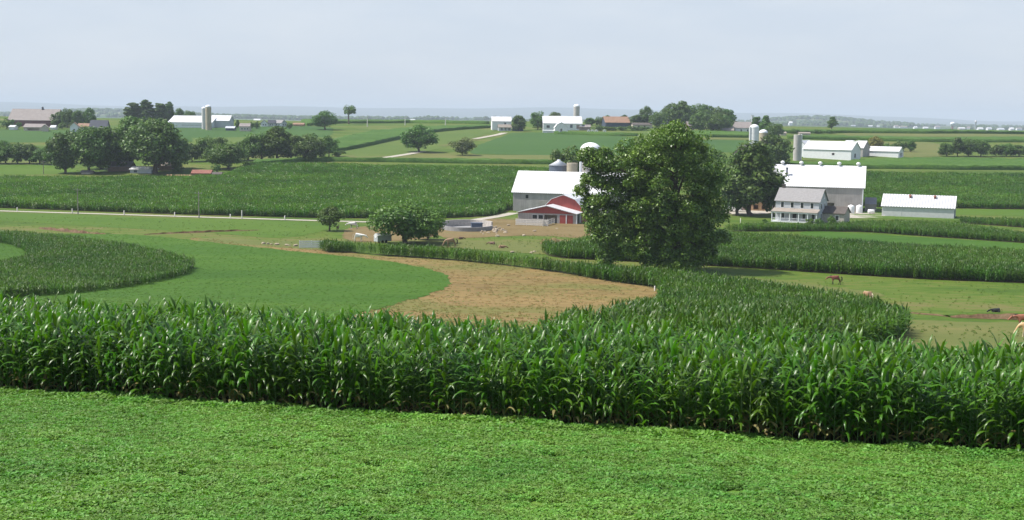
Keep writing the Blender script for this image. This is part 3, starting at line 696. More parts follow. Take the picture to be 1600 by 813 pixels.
def tree_meshes(seed, H, W, nleaf, lsize, mat, base=0.22, shape='round', nclump=40, trunk_r=0.03, trunks=1, up=0.55, crown_low=None):
    """crown of leaf clumps and a trunk with limbs; H, W in metres"""
    rg = np.random.RandomState(seed); rr = random.Random(seed)
    zb = base * H; ch = H - zb; cz = zb + ch * .5
    Cc = []; Rc = []
    tries = 0
    while len(Cc) < nclump and tries < 5000:
        tries += 1
        d = rg.normal(0, 1, 3); d /= np.linalg.norm(d); r = rg.uniform(.25, 1) ** .45
        u = d * r; f = 1.0
        zz = (u[2] + 1) / 2
        if shape == 'round': f = 1.0
        elif shape == 'oak': f = 1.0 if zz < .6 else 1.0 - .15 * (zz - .6)
        elif shape == 'cone': f = 1.25 * (1 - zz) + .12
        elif shape == 'egg': f = 1.12 - .35 * zz
        elif shape == 'vase': f = .65 + .55 * zz
        elif shape == 'column': f = 1.0
        if shape in ('round', 'oak', 'egg') and u[2] < 0: f *= min(1.7, max(.05, 1 - u[2] ** 2) ** -.33)
        cr = W * rg.uniform(.11, .19) if shape != 'column' else W * rg.uniform(.2, .3)
        p = np.array([u[0] * f * (W / 2 - cr * .8), u[1] * f * (W / 2 - cr * .8), cz + u[2] * (ch / 2 - cr * .55)])
        if p[2] - cr * .7 < zb * .8: continue
        Cc.append(p); Rc.append(cr)
    # uneven outline: a few clumps pushed out
    for i in rg.choice(len(Cc), max(2, len(Cc) // 9), replace=False):
        v = Cc[i] - np.array([0, 0, cz]); Cc[i] = np.array([0, 0, cz]) + v * rg.uniform(1.06, 1.16); Rc[i] *= .75
    Cc = np.array(Cc); Rc = np.array(Rc)
    wt = Rc ** 2; pick = rg.choice(len(Cc), nleaf, p=wt / wt.sum())
    d = rg.normal(0, 1, (nleaf, 3)); d /= np.linalg.norm(d, axis=1, keepdims=True)
    r = Rc[pick] * rg.uniform(.3, 1.12, nleaf) ** .5
    P = Cc[pick] + d * r[:, None] * np.array([1, 1, .78])
    k = d[:, 2] > -0.75
    P = P[k]; d = d[k]; n = len(P)
    nm = d * .8 + rg.normal(0, .55, (n, 3)) + np.array([0, 0, up])
    crown = leaf_quads('crown', P, nm, lsize * rg.uniform(.65, 1.3, n), rg, mat, 1.25)
    tm = MB()
    for t in range(trunks):
        ox = (t - (trunks - 1) / 2) * W * .12
        R = trunk_r * H
        top = Vector((ox * .3 + rr.uniform(-.03, .03) * H, rr.uniform(-.03, .03) * H, zb + ch * .72))
        mid = Vector((ox * .8 + rr.uniform(-.02, .02) * H, rr.uniform(-.02, .02) * H, zb * 1.1))
        tm.tube([(ox, 0, -.4), (ox, 0, .02 * H), mid, mid.lerp(top, .5), top], [R * 1.5, R * 1.05, R * .8, R * .5, R * .12], 8)
        for i in rg.choice(len(Cc), min(len(Cc), 16), replace=False):
            q = Vector(Cc[i]); s_ = mid.lerp(top, rr.uniform(0, .75))
            if q.z < s_.z - .1 * H: s_ = mid.copy()
            m_ = s_.lerp(q, .5) + Vector((0, 0, -.02 * H))
            tm.tube([s_, m_, q], [R * .34, R * .22, R * .08], 5, False)
    return tm.mesh('trunk', M['bark']), crown
TV = {}
def tv(key, *a, **k): TV[key] = (tree_meshes(*a, **k), a[1], a[2])
tv('round0', 1, 12, 12, 6500, .30, M['leaf_mid'], .05, 'round', 46)
tv('round1', 2, 12, 12, 6500, .30, M['leaf_mid'], .05, 'oak', 40)
tv('round2', 3, 12, 11, 6500, .30, M['leaf_dark'], .05, 'egg', 44)
tv('oak0', 4, 10, 14, 9500, .26, M['leaf_mid'], .07, 'oak', 52, .045)
tv('oak1', 5, 14, 15, 8500, .33, M['leaf_dark'], .10, 'oak', 52, .035)
tv('oak2', 6, 14, 13, 8000, .33, M['leaf_dark'], .05, 'vase', 48, .035)
tv('poplar0', 7, 18, 7, 9000, .42, M['leaf_dark'], .02, 'egg', 80, .015)
tv('poplar1', 8, 18, 7, 9000, .42, M['leaf_dark'], .02, 'round', 80, .015)
tv('conifer', 9, 14, 9, 4500, .34, M['leaf_dark'], .08, 'cone', 44, .02)
tv('bush', 10, 3, 3.6, 1500, .15, M['leaf_mid'], .02, 'round', 18, .02)
tv('bush1', 12, 3, 4.2, 1500, .15, M['leaf_dark'], .02, 'oak', 20, .02)
tv('pale', 13, 8, 10, 3000, .28, M['leaf_pale'], .05, 'vase', 34, .02)
tv('yellow', 14, 10, 11, 4000, .30, M['leaf_yellow'], .08, 'round', 36, .02)
tv('spread', 15, 10, 13, 700, .45, M['leaf_dark'], .42, 'vase', 13, .05)
tv('small', 16, 7, 7.5, 3600, .2, M['leaf_mid'], .17, 'round', 30, .028)
tv('lofty', 17, 16, 12, 9000, .32, M['leaf_mid'], .05, 'egg', 60, .03)
proto_t = {}
trng = random.Random(5)
def tree(px, py, top, wpx, key, label, group=None, Y=None, cat='tree', name=None):
    p = at_d(px, Y) if Y else at(px, py)
    s = mpp(p); (ms, H0, W0) = TV[key]
    if Y: py = proj(p)[1]
    H = (py - top) * s; W = wpx * s * (1.38 if group in ('trees of the left grove', 'trees of the middle wood', 'hedge trees at the left edge') else 1.5 if group == 'row of tall poplars on the left skyline' else 1.22)
    p.z -= 0.05
    rz = trng.uniform(0, 6.28); sc = (W / W0, W / W0, H / H0)
    nm = name or ('shrub' if key.startswith('bush') else {'poplar': 'poplar_tree', 'conife': 'conifer_tree'}.get(key[:6], 'leafy_tree'))
    if cat == 'tree' and nm == 'shrub': cat = 'shrub'
    if key in proto_t:
        t = dup(proto_t[key], p, rz, sc, label, group); t.name = nm; t['category'] = cat
        if group is None and 'group' in t: del t['group']
    else:
        t = thing(nm, label, cat, p, rz, group); t.scale = sc
        part('trunk', ms[0], t); part('crown', ms[1], t); proto_t[key] = t
    return t
# the big tree in the middle of the picture
p = at(1052, 424)
def big_tree(p):
    s = mpp(p); rg = np.random.RandomState(41); rr = random.Random(4)
    # lobes: centre column, centre row, half width, half height (photo pixels), clump count
    LB = [(914, 245, 15, 9, 16), (938, 244, 14, 8, 7), (1050, 203, 16, 16, 8), (1030, 212, 30, 12, 8), (906, 300, 10, 12, 4), (1124, 330, 10, 22, 5), (1126, 370, 8, 12, 3), (946, 412, 14, 10, 5), (932, 256, 30, 18, 16), (926, 284, 24, 18, 12), (920, 325, 16, 24, 7), (950, 310, 40, 40, 11), (945, 365, 34, 28, 14), (985, 270, 50, 50, 17), (1000, 330, 50, 50, 26), (1045, 232, 50, 40, 26), (1000, 238, 46, 30, 16), (958, 256, 40, 18, 9), (1088, 262, 44, 46, 22), (1045, 290, 78, 55, 34), (1108, 300, 26, 42, 12), (962, 292, 46, 22, 11), (930, 318, 24, 16, 6),
          (975, 335, 52, 26, 14), (928, 352, 22, 22, 6), (1000, 380, 58, 30, 18), (955, 398, 22, 16, 6), (1050, 385, 66, 36, 24), (1098, 368, 32, 30, 12), (1106, 392, 18, 14, 4), (1040, 408, 60, 12, 12), (1075, 330, 50, 40, 14)]
    Cc = []; Rc = []
    for cx, cy_, rx, ry, n in LB:
        for _ in range(int(n * 1.7)):
            d = rg.normal(0, 1, 3); d /= np.linalg.norm(d); q = d * rg.uniform(.3, 1) ** .4
            R = rg.uniform(.7, 1.6)
            x = (cx - 1052) * s + q[0] * max(rx * s - R * .8, .3); z = (424 - cy_) * s + q[2] * max(ry * s - R * .7, .2)
            y = q[1] * (rx * s * .9) + rg.uniform(-1, 1) * 2.0 * (1 - abs((cx - 1052) / 130.0))
            Cc.append((x, y, max(z, R * .9))); Rc.append(R)
    for _ in range(150):
        a = rg.uniform(0, 6.28); q = rg.uniform(.2, 1) ** .5; zz = rg.uniform(.03, .9); w_ = (1 - abs(zz - .55) ** 1.6) * 7.0
        Cc.append((math.cos(a) * q * w_ - .8, math.sin(a) * q * w_, zz * 235 * s)); Rc.append(rg.uniform(1.0, 1.9))
    for i in rg.choice(len(Cc), 130, replace=False):
        v = np.array(Cc[i]) - np.array([0, 0, 10.5]); L_ = np.linalg.norm(v)
        if L_ > 5: Cc.append(tuple(np.array([0, 0, 10.5]) + v * (1 + rg.uniform(.5, 1.5) / L_))); Rc.append(rg.uniform(.3, .65))
    Cc = [c if c[2] > .4 else (c[0], c[1], .5) for c in Cc]
    Cc = np.array(Cc); Rc = np.array(Rc); N = 135000
    wt = Rc ** 2; pick = rg.choice(len(Cc), N, p=wt / wt.sum())
    d = rg.normal(0, 1, (N, 3)); d /= np.linalg.norm(d, axis=1, keepdims=True)
    P = Cc[pick] + d * (Rc[pick] * rg.uniform(.25, 1.15, N) ** .5)[:, None] * np.array([1.0, 1.0, .9])
    k = (d[:, 2] > -.6) & (P[:, 2] > .2); P = P[k]; d = d[k]; n = len(P)
    nm = d * .7 + rg.normal(0, .6, (n, 3)) + np.array([0, 0, .5])
    crown = leaf_quads('crown', P, nm, .17 * rg.uniform(.6, 1.4, n), rg, M['leaf_big'], 1.2)
    H = 235 * s; tm = MB()
    top = Vector((.4, 0, H * .8)); mid = Vector((.2, .1, H * .22))
    tm.tube([(0, 0, -.5), (0, 0, .5), mid, mid.lerp(top, .5) + Vector((-.5, .2, 0)), top], [1.25, .85, .7, .4, .1], 10)
    for i in rg.choice(len(Cc), 46, replace=False):
        q = Vector(Cc[i]); s_ = mid.lerp(top, max(0, min(.85, (q.z - mid.z) / (top.z - mid.z) - .25)))
        m_ = s_.lerp(q, .5) + Vector((0, 0, .3))
        tm.tube([s_, m_, q], [.26, .16, .05], 5, False)
    return tm.mesh('trunk', M['bark']), crown
tm_, cm_ = big_tree(p)
t = thing('leafy_tree', 'huge broad green tree standing alone in front of the red barn, the largest in view', 'tree', p)
part('trunk', tm_, t); part('crown', cm_, t)
# trees by the porch house
tree(1172, 337, 222, 96, 'lofty', 'tall dark leafy tree just left of the white porch house', 'trees between the barns')
tree(1152, 337, 236, 62, 'oak2', 'slimmer dark tree between the huge tree and the porch house', 'trees between the barns')
tree(1208, 318, 262, 34, 'round2', 'dark tree tucked behind the left end of the porch house roof', 'trees between the barns', Y=345)
tree(1120, 300, 232, 60, 'round1', 'bushy tree peeping out behind the right side of the huge tree', 'trees between the barns', Y=420)
tree(1208, 270, 205, 50, 'round2', 'dark rounded tree beside the pair of white silos', 'trees around the far silos', Y=520)
tree(1195, 262, 178, 22, 'conifer', 'tall spiky dark tree rising beside the white house on the crest', 'trees around the far silos', Y=760)
tree(1182, 262, 180, 14, 'poplar1', 'thin dark tree right of the white house chimney on the crest', 'trees around the far silos', Y=770)
tree(1210, 262, 191, 26, 'round0', 'rounded dark tree at the right end of the wooded crest', 'trees around the far silos', Y=740)
tree(884, 285, 225, 50, 'round0', 'bushy green tree behind the steel grain bin', Y=395)
# pasture trees
tree(515, 361, 320, 45, 'small', 'small round tree with a short bare trunk on the cow pasture')
tree(633, 381, 312, 108, 'oak0', 'wide low dark tree shading the white trailer on the pasture')
tree(668, 375, 325, 42, 'round0', 'smaller green tree merging with the right side of the wide pasture tree')
# lone trees on the slope
tree(655, 238, 196, 50, 'oak1', 'lone dark round tree beside the bend of the hillside lane')
tree(723, 243, 215, 38, 'pale', 'pale yellowish tree alone on the slope right of the lane tree')
tree(508, 203, 174, 36, 'oak1', 'solitary dense round tree just below the crest line')
tree(545, 190, 165, 27, 'spread', 'gappy windswept tree silhouetted on the crest', Y=890)
tree(1300, 203, 181, 18, 'conifer', 'pointed dark tree alone on the right skyline')
# grove round the hidden house at the left
GV = 'trees of the left grove'
tree(102, 271, 204, 44, 'oak2', 'leftmost dark tree of the left grove', GV)
tree(140, 271, 199, 55, 'oak1', 'second dark tree from the left in the left grove', GV)
tree(172, 268, 192, 58, 'round2', 'tree in the middle of the left grove over the low house', GV)
tree(205, 264, 184, 62, 'lofty', 'tallest tree of the left grove behind the white canopy', GV)
tree(243, 271, 187, 84, 'oak1', 'broad right-hand tree of the left grove with a pale forked trunk', GV)
tree(268, 264, 200, 44, 'round2', 'tree on the right edge of the left grove above the brown roof', GV)
tree(158, 264, 200, 50, 'round1', 'rear tree of the left grove between two dark neighbours', GV)
tree(278, 270, 252, 20, 'bush', 'low green shrub at the right foot of the left grove')
# hedge trees left edge
HG = 'hedge trees at the left edge'
for px, b_, t_, wd, k, l in [(-14, 256, 219, 34, 'round0', 'grey-green hedge tree cut off by the left edge of the picture'), (10, 256, 219, 30, 'round1', 'grey-green hedge tree nearest the left picture edge that shows whole'), (28, 256, 221, 28, 'round0', 'third hedge tree along the left field edge'), (46, 256, 224, 28, 'round1', 'fourth hedge tree along the left field edge'), (62, 257, 230, 24, 'round2', 'last and lowest hedge tree, beside the left grove'), (80, 258, 226, 22, 'round0', 'hedge tree half hidden by the left grove')]:
    tree(px, b_, t_, wd, k, l, HG)
# wood between the left grove and the slope
WD = 'trees of the middle wood'
for px, b_, t_, wd, k, l in [(300, 253, 222, 24, 'round2', 'low dark tree at the left end of the middle wood'), (323, 252, 211, 30, 'round0', 'pointed grey-green tree in the left part of the middle wood'), (344, 252, 211, 26, 'round2', 'dark tree with a small tip behind the low round tree'),
        (357, 264, 222, 56, 'oak0', 'low dark round tree standing forward of the middle wood'), (388, 251, 215, 36, 'round1', 'green tree just right of the forward round tree'), (408, 251, 204, 42, 'round0', 'tall tree left of the middle wood top'), (432, 251, 198, 48, 'lofty', 'highest tree of the middle wood'),
        (455, 251, 210, 40, 'round1', 'tree right of the middle wood top'), (478, 252, 207, 44, 'round0', 'rounded grey-green tree in the right part of the middle wood'), (494, 250, 212, 30, 'round2', 'last full tree at the right end of the middle wood'), (514, 246, 211, 28, 'small', 'small tree with a clear trunk right of the middle wood')]:
    tree(px, b_, t_, wd, k, l, WD)
tree(530, 245, 234, 20, 'bush', 'low round shrub at the right foot of the small clear-trunk tree')
tree(338, 270, 255, 14, 'bush1', 'small dark shrub beside the rust-red shed')
# left skyline
tree(11, 202, 184, 22, 'bush1', 'dark shrub mass left of the long reddish barn', 'farmstead trees far left')
tree(29, 200, 190, 9, 'bush1', 'small clipped shrub below the long reddish barn', 'farmstead trees far left')
tree(93, 199, 172, 24, 'round2', 'dark tree covering the right end of the long reddish barn', 'farmstead trees far left')
tree(106, 198, 168, 16, 'round0', 'taller tree behind the small white gabled house', 'farmstead trees far left', Y=790)
tree(122, 198, 170, 22, 'round2', 'round tree right behind the orange-roofed house', 'farmstead trees far left', Y=790)
tree(140, 195, 168, 17, 'round1', 'lighter tree left of the dark-roofed house', 'farmstead trees far left', Y=800)
tree(97, 202, 190, 12, 'bush', 'small green shrub left of the orange-roofed house', 'farmstead trees far left')
PO = 'row of tall poplars on the left skyline'
tree(208, 192, 158, 19, 'poplar1', 'leftmost broad poplar of the skyline row', PO)
tree(230, 192, 156, 18, 'poplar0', 'tallest poplar, second in the skyline row', PO)
tree(249, 192, 159, 16, 'poplar1', 'third poplar of the skyline row', PO)
tree(264, 192, 159, 12, 'poplar0', 'slim rightmost poplar of the skyline row', PO)
tree(281, 191, 167, 14, 'round2', 'small tree left of the white twin-silo barn', Y=850)
tree(296, 191, 172, 18, 'round0', 'low tree behind the roof of the twin-silo barn', Y=860)
tree(371, 199, 186, 9, 'conifer', 'dark cone-shaped tree left of the cream house', Y=790)
tree(393, 198, 190, 12, 'bush1', 'shrub just right of the cream house', Y=800)
tree(452, 198, 191, 9, 'bush1', 'dark shrub at the right end of the row of small houses', Y=800)
tree(402, 199, 189, 10, 'bush1', 'dark shrub left of the row of small houses', Y=795)
# farm on the middle crest
tree(811, 205, 178, 21, 'round2', 'dark round tree beside the white house with the pale lane')
tree(840, 203, 173, 22, 'round0', 'round tree left of the white gambrel barn')
tree(868, 203, 175, 22, 'round1', 'tree top showing behind the white gambrel barn roof', Y=900)
tree(921, 200, 183, 16, 'round2', 'grey-green tree right of the crest silo', 'trees along the middle crest', Y=860)
tree(938, 200, 182, 18, 'round0', 'tree between the crest silo and the orange roof', 'trees along the middle crest', Y=860)
tree(950, 200, 180, 14, 'round1', 'tree just left of the orange roof', 'trees along the middle crest', Y=870)
tree(974, 200, 178, 13, 'round2', 'small dark tree peeping over the orange roof', 'trees along the middle crest', Y=880)
HB = 'hedge shrubs in front of the orange roof'
for i, (px, tp) in enumerate([(935, 196), (952, 197), (970, 197), (988, 196), (1003, 197)]):
    tree(px, 204, tp, 22, 'bush' if i % 2 else 'bush1', ['first hedge shrub from the left below the orange roof', 'second hedge shrub from the left below the orange roof', 'middle hedge shrub below the orange roof', 'fourth hedge shrub from the left below the orange roof', 'last hedge shrub, below the yellowish shed'][i], HB)
KN = 'trees of the wooded knoll'
for px, t_, wd, k, Y, l in [(995, 178, 26, 'round2', 850, 'lowest tree at the left end of the wooded knoll'), (1010, 167, 24, 'oak1', 850, 'dark domed tree at the left of the wooded knoll'), (1028, 174, 26, 'round0', 840, 'paler low tree in the dip of the wooded knoll'), (1048, 161, 34, 'round1', 850, 'tall tree on the left shoulder of the wooded knoll'), (1064, 159, 34, 'lofty', 850, 'highest tree of the wooded knoll'),
        (1083, 161, 34, 'round0', 860, 'broad tree on top of the wooded knoll'), (1102, 163, 34, 'round1', 860, 'tree right of the wooded knoll top'), (1120, 166, 34, 'round0', 860, 'tree on the right shoulder of the wooded knoll'), (1136, 168, 26, 'round2', 860, 'last tree at the right end of the wooded knoll'), (1095, 176, 34, 'round1', 800, 'paler tree in front of the wooded knoll beside the brown house'), (1115, 176, 36, 'round0', 795, 'paler broad tree in front of the wooded knoll'), (1132, 180, 24, 'round1', 800, 'small pale tree before the pinkish roofed farm')]:
    tree(px, 200, t_, wd, k, l, KN, Y=Y)
# right slope
tree(1336, 248, 218, 26, 'round1', 'green tree between the two white barns on the right slope', Y=600)
tree(1367, 240, 212, 26, 'yellow', 'yellow-green tree behind the long low white shed', Y=640)
tree(1404, 238, 219, 22, 'bush1', 'dark shrub behind the right end of the low white shed', 'dark shrubs behind the low white shed', Y=650)
tree(1386, 238, 223, 20, 'bush1', 'dark shrub behind the middle of the low white shed', 'dark shrubs behind the low white shed', Y=655)
tree(1423, 234, 217, 14, 'round2', 'round dark shrub farthest right of the low white shed', 'dark shrubs behind the low white shed', Y=650)
RH = 'trees and bushes of the right hedge'
for px, t_, wd, k, l in [(1479, 222, 26, 'round2', 'leftmost bush of the right hedge'), (1496, 212, 22, 'conifer', 'pointed tallest tree of the right hedge'), (1513, 215, 32, 'round0', 'round tree right of the pointed hedge tree'), (1532, 219, 26, 'round1', 'bush at the right end of the taller hedge part'), (1556, 224, 22, 'bush', 'low bush after the gap in the right hedge'), (1572, 223, 26, 'round0', 'rounded bush near the right end of the right hedge'), (1592, 225, 26, 'round2', 'dark bush cut off by the right picture edge'), (1612, 225, 26, 'round0', 'bush beyond the right picture edge')]:
    if px < 1605: tree(px, 244.5, t_, wd, k, l, RH)
for px, t_, wd, l in [(1240, 201, 16, 'shrub left of the sunlit hay strip on the right crest'), (1276, 202, 20, 'shrub in the middle of the right crest hedge'), (1296, 203, 18, 'shrub below the lone skyline tree'), (1246, 206, 14, 'shrub just above the grey silo top')]:
    tree(px, 209, t_, wd, 'bush1', l, 'crest hedge shrubs')
# porch house shrubs
tree(1266, 351, 340, 15, 'bush', 'round green shrub at the right corner of the porch')
tree(1280, 353, 340, 13, 'bush1', 'dark shrub against the right wall of the porch house')
tree(1299, 352, 336, 15, 'bush1', 'shrub beside the rear wing of the porch house')
tree(1195, 349, 341, 9, 'bush', 'tiny shrub at the left foot of the porch')
# far woods
def fw(seed):
    rg = np.random.RandomState(seed); n = 260
    d = rg.normal(0, 1, (n, 3)); d /= np.linalg.norm(d, axis=1, keepdims=True)
    P = d * np.array([8, 8, 6]) * rg.uniform(.6, 1, (n, 1)) + np.array([0, 0, 5.5])
    return leaf_quads('far_tree', P, d + np.array([0, 0, .5]), rg.uniform(1.2, 2.0, n), rg, M['leaf_dark'])
CO_fw = coll_of('far_trees', [fw(i) for i in range(4)])
rg = np.random.RandomState(31); X = []; Y = []
for Yc in (4300, 4700, 5200, 6000, 6800):
    for k in range(int(9 + Yc / 300)):
        a = rg.uniform(-.46, .46); wid = rg.uniform(40, 300); m = int(wid / 9) + 2
        X += list(a * Yc + rg.uniform(-wid / 2, wid / 2, m)); Y += list(Yc + rg.uniform(-150, 150) + rg.uniform(-22, 22, m))
# wooded low hills
for a0, Yc, wd in ((0.24, 5350, 420), (-0.33, 5350, 500), (-.21, 4600, 300), (-.1, 5600, 600)):
    m = 260; X += list(a0 * Yc + rg.normal(0, wd * .5, m)); Y += list(Yc + rg.uniform(-260, 100, m))
X = np.array(X); Y = np.array(Y)
scatter('far_wood', np.column_stack([X, Y, G(X, Y)]), rg.uniform(0, 6.28, len(X)), rg.uniform(.7, 1.35, len(X)), CO_fw, 4, 'hazy blue-green woods and hedgerows over the distant plain', 'woods', 6)
# ------------------------------------------------------------------ buildings
def boards(name, col, rough=0.85, var=0.25, freq=3.0):
    """vertical weathered boards"""
    mt, nt, b = newmat(name)
    v = coords(nt, 'obj', (freq, freq, .12)); f = noise(nt, v, 1.6, 5, .7)
    f2 = noise(nt, coords(nt, 'obj'), .35, 4, .6)
    mm = nd(nt, 'ShaderNodeMath', operation='MULTIPLY_ADD'); nt.links.new(f2, mm.inputs[0]); mm.inputs[1].default_value = .5
    m3 = nd(nt, 'ShaderNodeMath', operation='MULTIPLY'); nt.links.new(f, m3.inputs[0]); m3.inputs[1].default_value = .5; nt.links.new(m3.outputs[0], mm.inputs[2])
    nt.links.new(ramp(nt, mm.outputs[0], [(.36, tuple(c * (1 - var) for c in col)), (.64, tuple(min(.95, c * (1 + var)) for c in col))]), b.inputs['Base Color'])
    b.inputs['Roughness'].default_value = rough; bump(nt, b, f, .5, .03); return mt
def metal_roof(name, col, stripes=None, freq=2.2, rough=.4, spec=.5, thin=(.5, .6)):
    mt, nt, b = newmat(name)
    w_ = nd(nt, 'ShaderNodeTexWave'); w_.inputs['Scale'].default_value = freq; nt.links.new(coords(nt, 'obj'), w_.inputs['Vector'])
    f = noise(nt, coords(nt, 'obj', (.6, .15, .15)), 1.0, 4, .6)
    c = ramp(nt, f, [(.35, tuple(x * .88 for x in col)), (.65, col)])
    if stripes:
        w2 = nd(nt, 'ShaderNodeTexWave'); w2.inputs['Scale'].default_value = stripes[1]; nt.links.new(coords(nt, 'obj'), w2.inputs['Vector'])
        c = mix(nt, ramp(nt, w2.outputs['Fac'], [(thin[0], (0, 0, 0)), (thin[1], (1, 1, 1))]), c, stripes[0])
    nt.links.new(c, b.inputs['Base Color']); b.inputs['Roughness'].default_value = rough; b.inputs['Specular IOR Level'].default_value = spec
    bump(nt, b, w_.outputs['Fac'], .4, .03); return mt
M['wood_grey'] = boards('weathered_boards', (0.36, 0.335, 0.32))
M['wood_grey2'] = boards('weathered_boards_brownish', (0.36, 0.33, 0.30), freq=2.4)
M['wood_red'] = boards('red_barn_paint', (0.30, 0.056, 0.046), .7, .22)
M['paint_white'] = plain('white_paint', (0.78, 0.78, 0.78), .6, .07, 1.2)
M['paint_offwhite'] = plain('offwhite_paint', (0.58, 0.58, 0.57), .65, .08, 1.2)
M['cream'] = plain('cream_paint', (0.52, 0.46, 0.39), .7, .1)
M['siding'] = boards('shaded_grey_siding', (0.46, 0.48, 0.50), .6, .08, .3)  # farmhouse white greyed bluish: its wall shade is put into the colour
M['pinkwall'] = plain('dusty_pink_boards', (0.32, 0.24, 0.22), .8, .2)
M['redwall'] = plain('faded_red_boards', (0.17, 0.075, 0.085), .8, .2)
M['brownwall'] = plain('brown_boards', (0.22, 0.15, 0.11), .8, .2)
M['stone'] = plain('tan_wall_wing_shade', (0.42, 0.38, 0.34), .9, .25, 2.5)  # tan tank wall; on the farmhouse wing it stands in for shade
M['concrete'] = plain('grey_concrete', (0.27, 0.265, 0.26), .85, .2, 1.2)
M['stave'] = boards('silo_staves', (0.46, 0.43, 0.41), .85, .15, 1.2)
M['tan_stave'] = boards('tan_silo_staves', (0.42, 0.36, 0.26), .85, .18, 1.2)
M['roof_white'] = metal_roof('white_metal_roof', (0.70, 0.70, 0.70), ((0.46, 0.45, 0.43), .5), thin=(.86, .98))
M['roof_rib'] = metal_roof('striped_metal_roof', (0.78, 0.77, 0.77), ((0.40, 0.40, 0.41), .42))
M['roof_silver'] = metal_roof('silvery_roof', (0.55, 0.57, 0.60))
M['roof_pink'] = plain('weathered_pinkish_roof', (0.235, 0.205, 0.19), .7, .12, .6)
M['roof_tan'] = plain('tan_roof', (0.28, 0.24, 0.20), .7, .12, .6)
M['roof_orange'] = plain('orange_brown_roof', (0.27, 0.165, 0.11), .8, .15, .8)
M['roof_grey'] = plain('grey_shingles', (0.26, 0.25, 0.245), .85, .12, 2.0)
M['roof_dark'] = plain('dark_shingles', (0.055, 0.06, 0.075), .8, .2, 1.0)
M['roof_brown'] = plain('brown_shingles', (0.10, 0.085, 0.075), .85, .15, 1.5)
M['dome_white'] = plain('white_dome_metal', (0.82, 0.82, 0.82), .4, .05, .8, spec=.5)
M['steel'] = metal_roof('galvanised_steel', (0.12, 0.145, 0.19), None, 1.0, .45)
M['steel_dark'] = plain('dark_blue_steel', (0.07, 0.09, 0.13), .5, .2)
M['glass'] = plain('dark_window_glass', (0.02, 0.025, 0.03), .15, .1, spec=.6)
M['dark'] = plain('dark_wood', (0.05, 0.045, 0.04), .9, .2)  # even dark tone for doors and wheels
M['rust'] = plain('rusty_red', (0.24, 0.10, 0.07), .8, .25)
M['orange'] = plain('orange_tan_boards', (0.50, 0.31, 0.18), .8, .25, .8)
M['post_white'] = plain('pale_weathered_post', (0.60, 0.57, 0.52), .8, .15, 3)
M['pole_wood'] = plain('grey_pole_wood', (0.26, 0.23, 0.20), .9, .2, 2)
M['rock'] = plain('pale_fieldstone', (0.34, 0.28, 0.20), .9, .25, 2.0)
def cutout(me, boxes):
    """real openings: boxes (centre, size) cut out of a wall mesh"""
    b = MB()
    for c, d in boxes: b.box(c, d)
    o = bpy.data.objects.new('tmp_wall', me); k = bpy.data.objects.new('tmp_cut', b.mesh('tmp_cut', me.materials[0]))
    C.objects.link(o); C.objects.link(k)
    md = o.modifiers.new('cut', 'BOOLEAN'); md.object = k; md.operation = 'DIFFERENCE'; md.solver = 'EXACT'
    dg = bpy.context.evaluated_depsgraph_get(); out = bpy.data.meshes.new_from_object(o.evaluated_get(dg))
    bpy.data.objects.remove(o); bpy.data.objects.remove(k); out.name = me.name
    return out
def profile(kind, w_, H, rise):
    if kind == 'gable': return [(-w_ / 2, H), (0, H + rise), (w_ / 2, H)]
    if kind == 'gambrel': return [(-w_ / 2, H), (-w_ * .31, H + rise * .64), (0, H + rise), (w_ * .31, H + rise * .64), (w_ / 2, H)]
    if kind == 'shed': return [(-w_ / 2, H), (w_ / 2, H + rise)]
def prism(pr, L, along, z0):
    """solid under a roof profile; along = 'x' or 'y' is the ridge direction"""
    n = len(pr) + 2; pts = [(pr[0][0], z0)] + list(pr) + [(pr[-1][0], z0)]
    v = []
    for e in (-L / 2, L / 2):
        for s_, z in pts: v.append((e, s_, z) if along == 'x' else (s_, e, z))
    f = [tuple(range(n)), tuple(range(2 * n - 1, n - 1, -1))] + [(i, i + n, (i + 1) % n + n, (i + 1) % n) for i in range(n)]
    me = bpy.data.meshes.new('wall'); bm = bmesh.new()
    vs_ = [bm.verts.new(p) for p in v]
    for q in f: bm.faces.new([vs_[i] for i in q])
    bmesh.ops.recalc_face_normals(bm, faces=bm.faces); bm.to_mesh(me); bm.free(); return me
def roof_mesh(pr, L, along, over, t, mat, eave=.35):
    P = [Vector(p) for p in pr]
    d0 = (P[0] - P[1]).normalized(); d1 = (P[-1] - P[-2]).normalized()
    P[0] = P[0] + d0 * eave; P[-1] = P[-1] + d1 * eave
    lo = [p + Vector((0, .03)) for p in P]; up = [p + Vector((0, .03 + t)) for p in P]
    ring = lo + up[::-1]; n = len(ring); v = []
    for e in (-L / 2 - over, L / 2 + over):
        for p in ring: v.append((e, p.x, p.y) if along == 'x' else (p.x, e, p.y))
    bm = bmesh.new(); vs_ = [bm.verts.new(p) for p in v]; k = len(P)
    for i in range(n): bm.faces.new([vs_[i], vs_[i + n], vs_[(i + 1) % n + n], vs_[(i + 1) % n]])
    for o in (0, n):
        for i in range(k - 1): bm.faces.new([vs_[o + i], vs_[o + i + 1], vs_[o + n - 2 - i], vs_[o + n - 1 - i]])
    bmesh.ops.recalc_face_normals(bm, faces=bm.faces)
    me = bpy.data.meshes.new('roof'); bm.to_mesh(me); bm.free(); me.materials.append(mat); return me
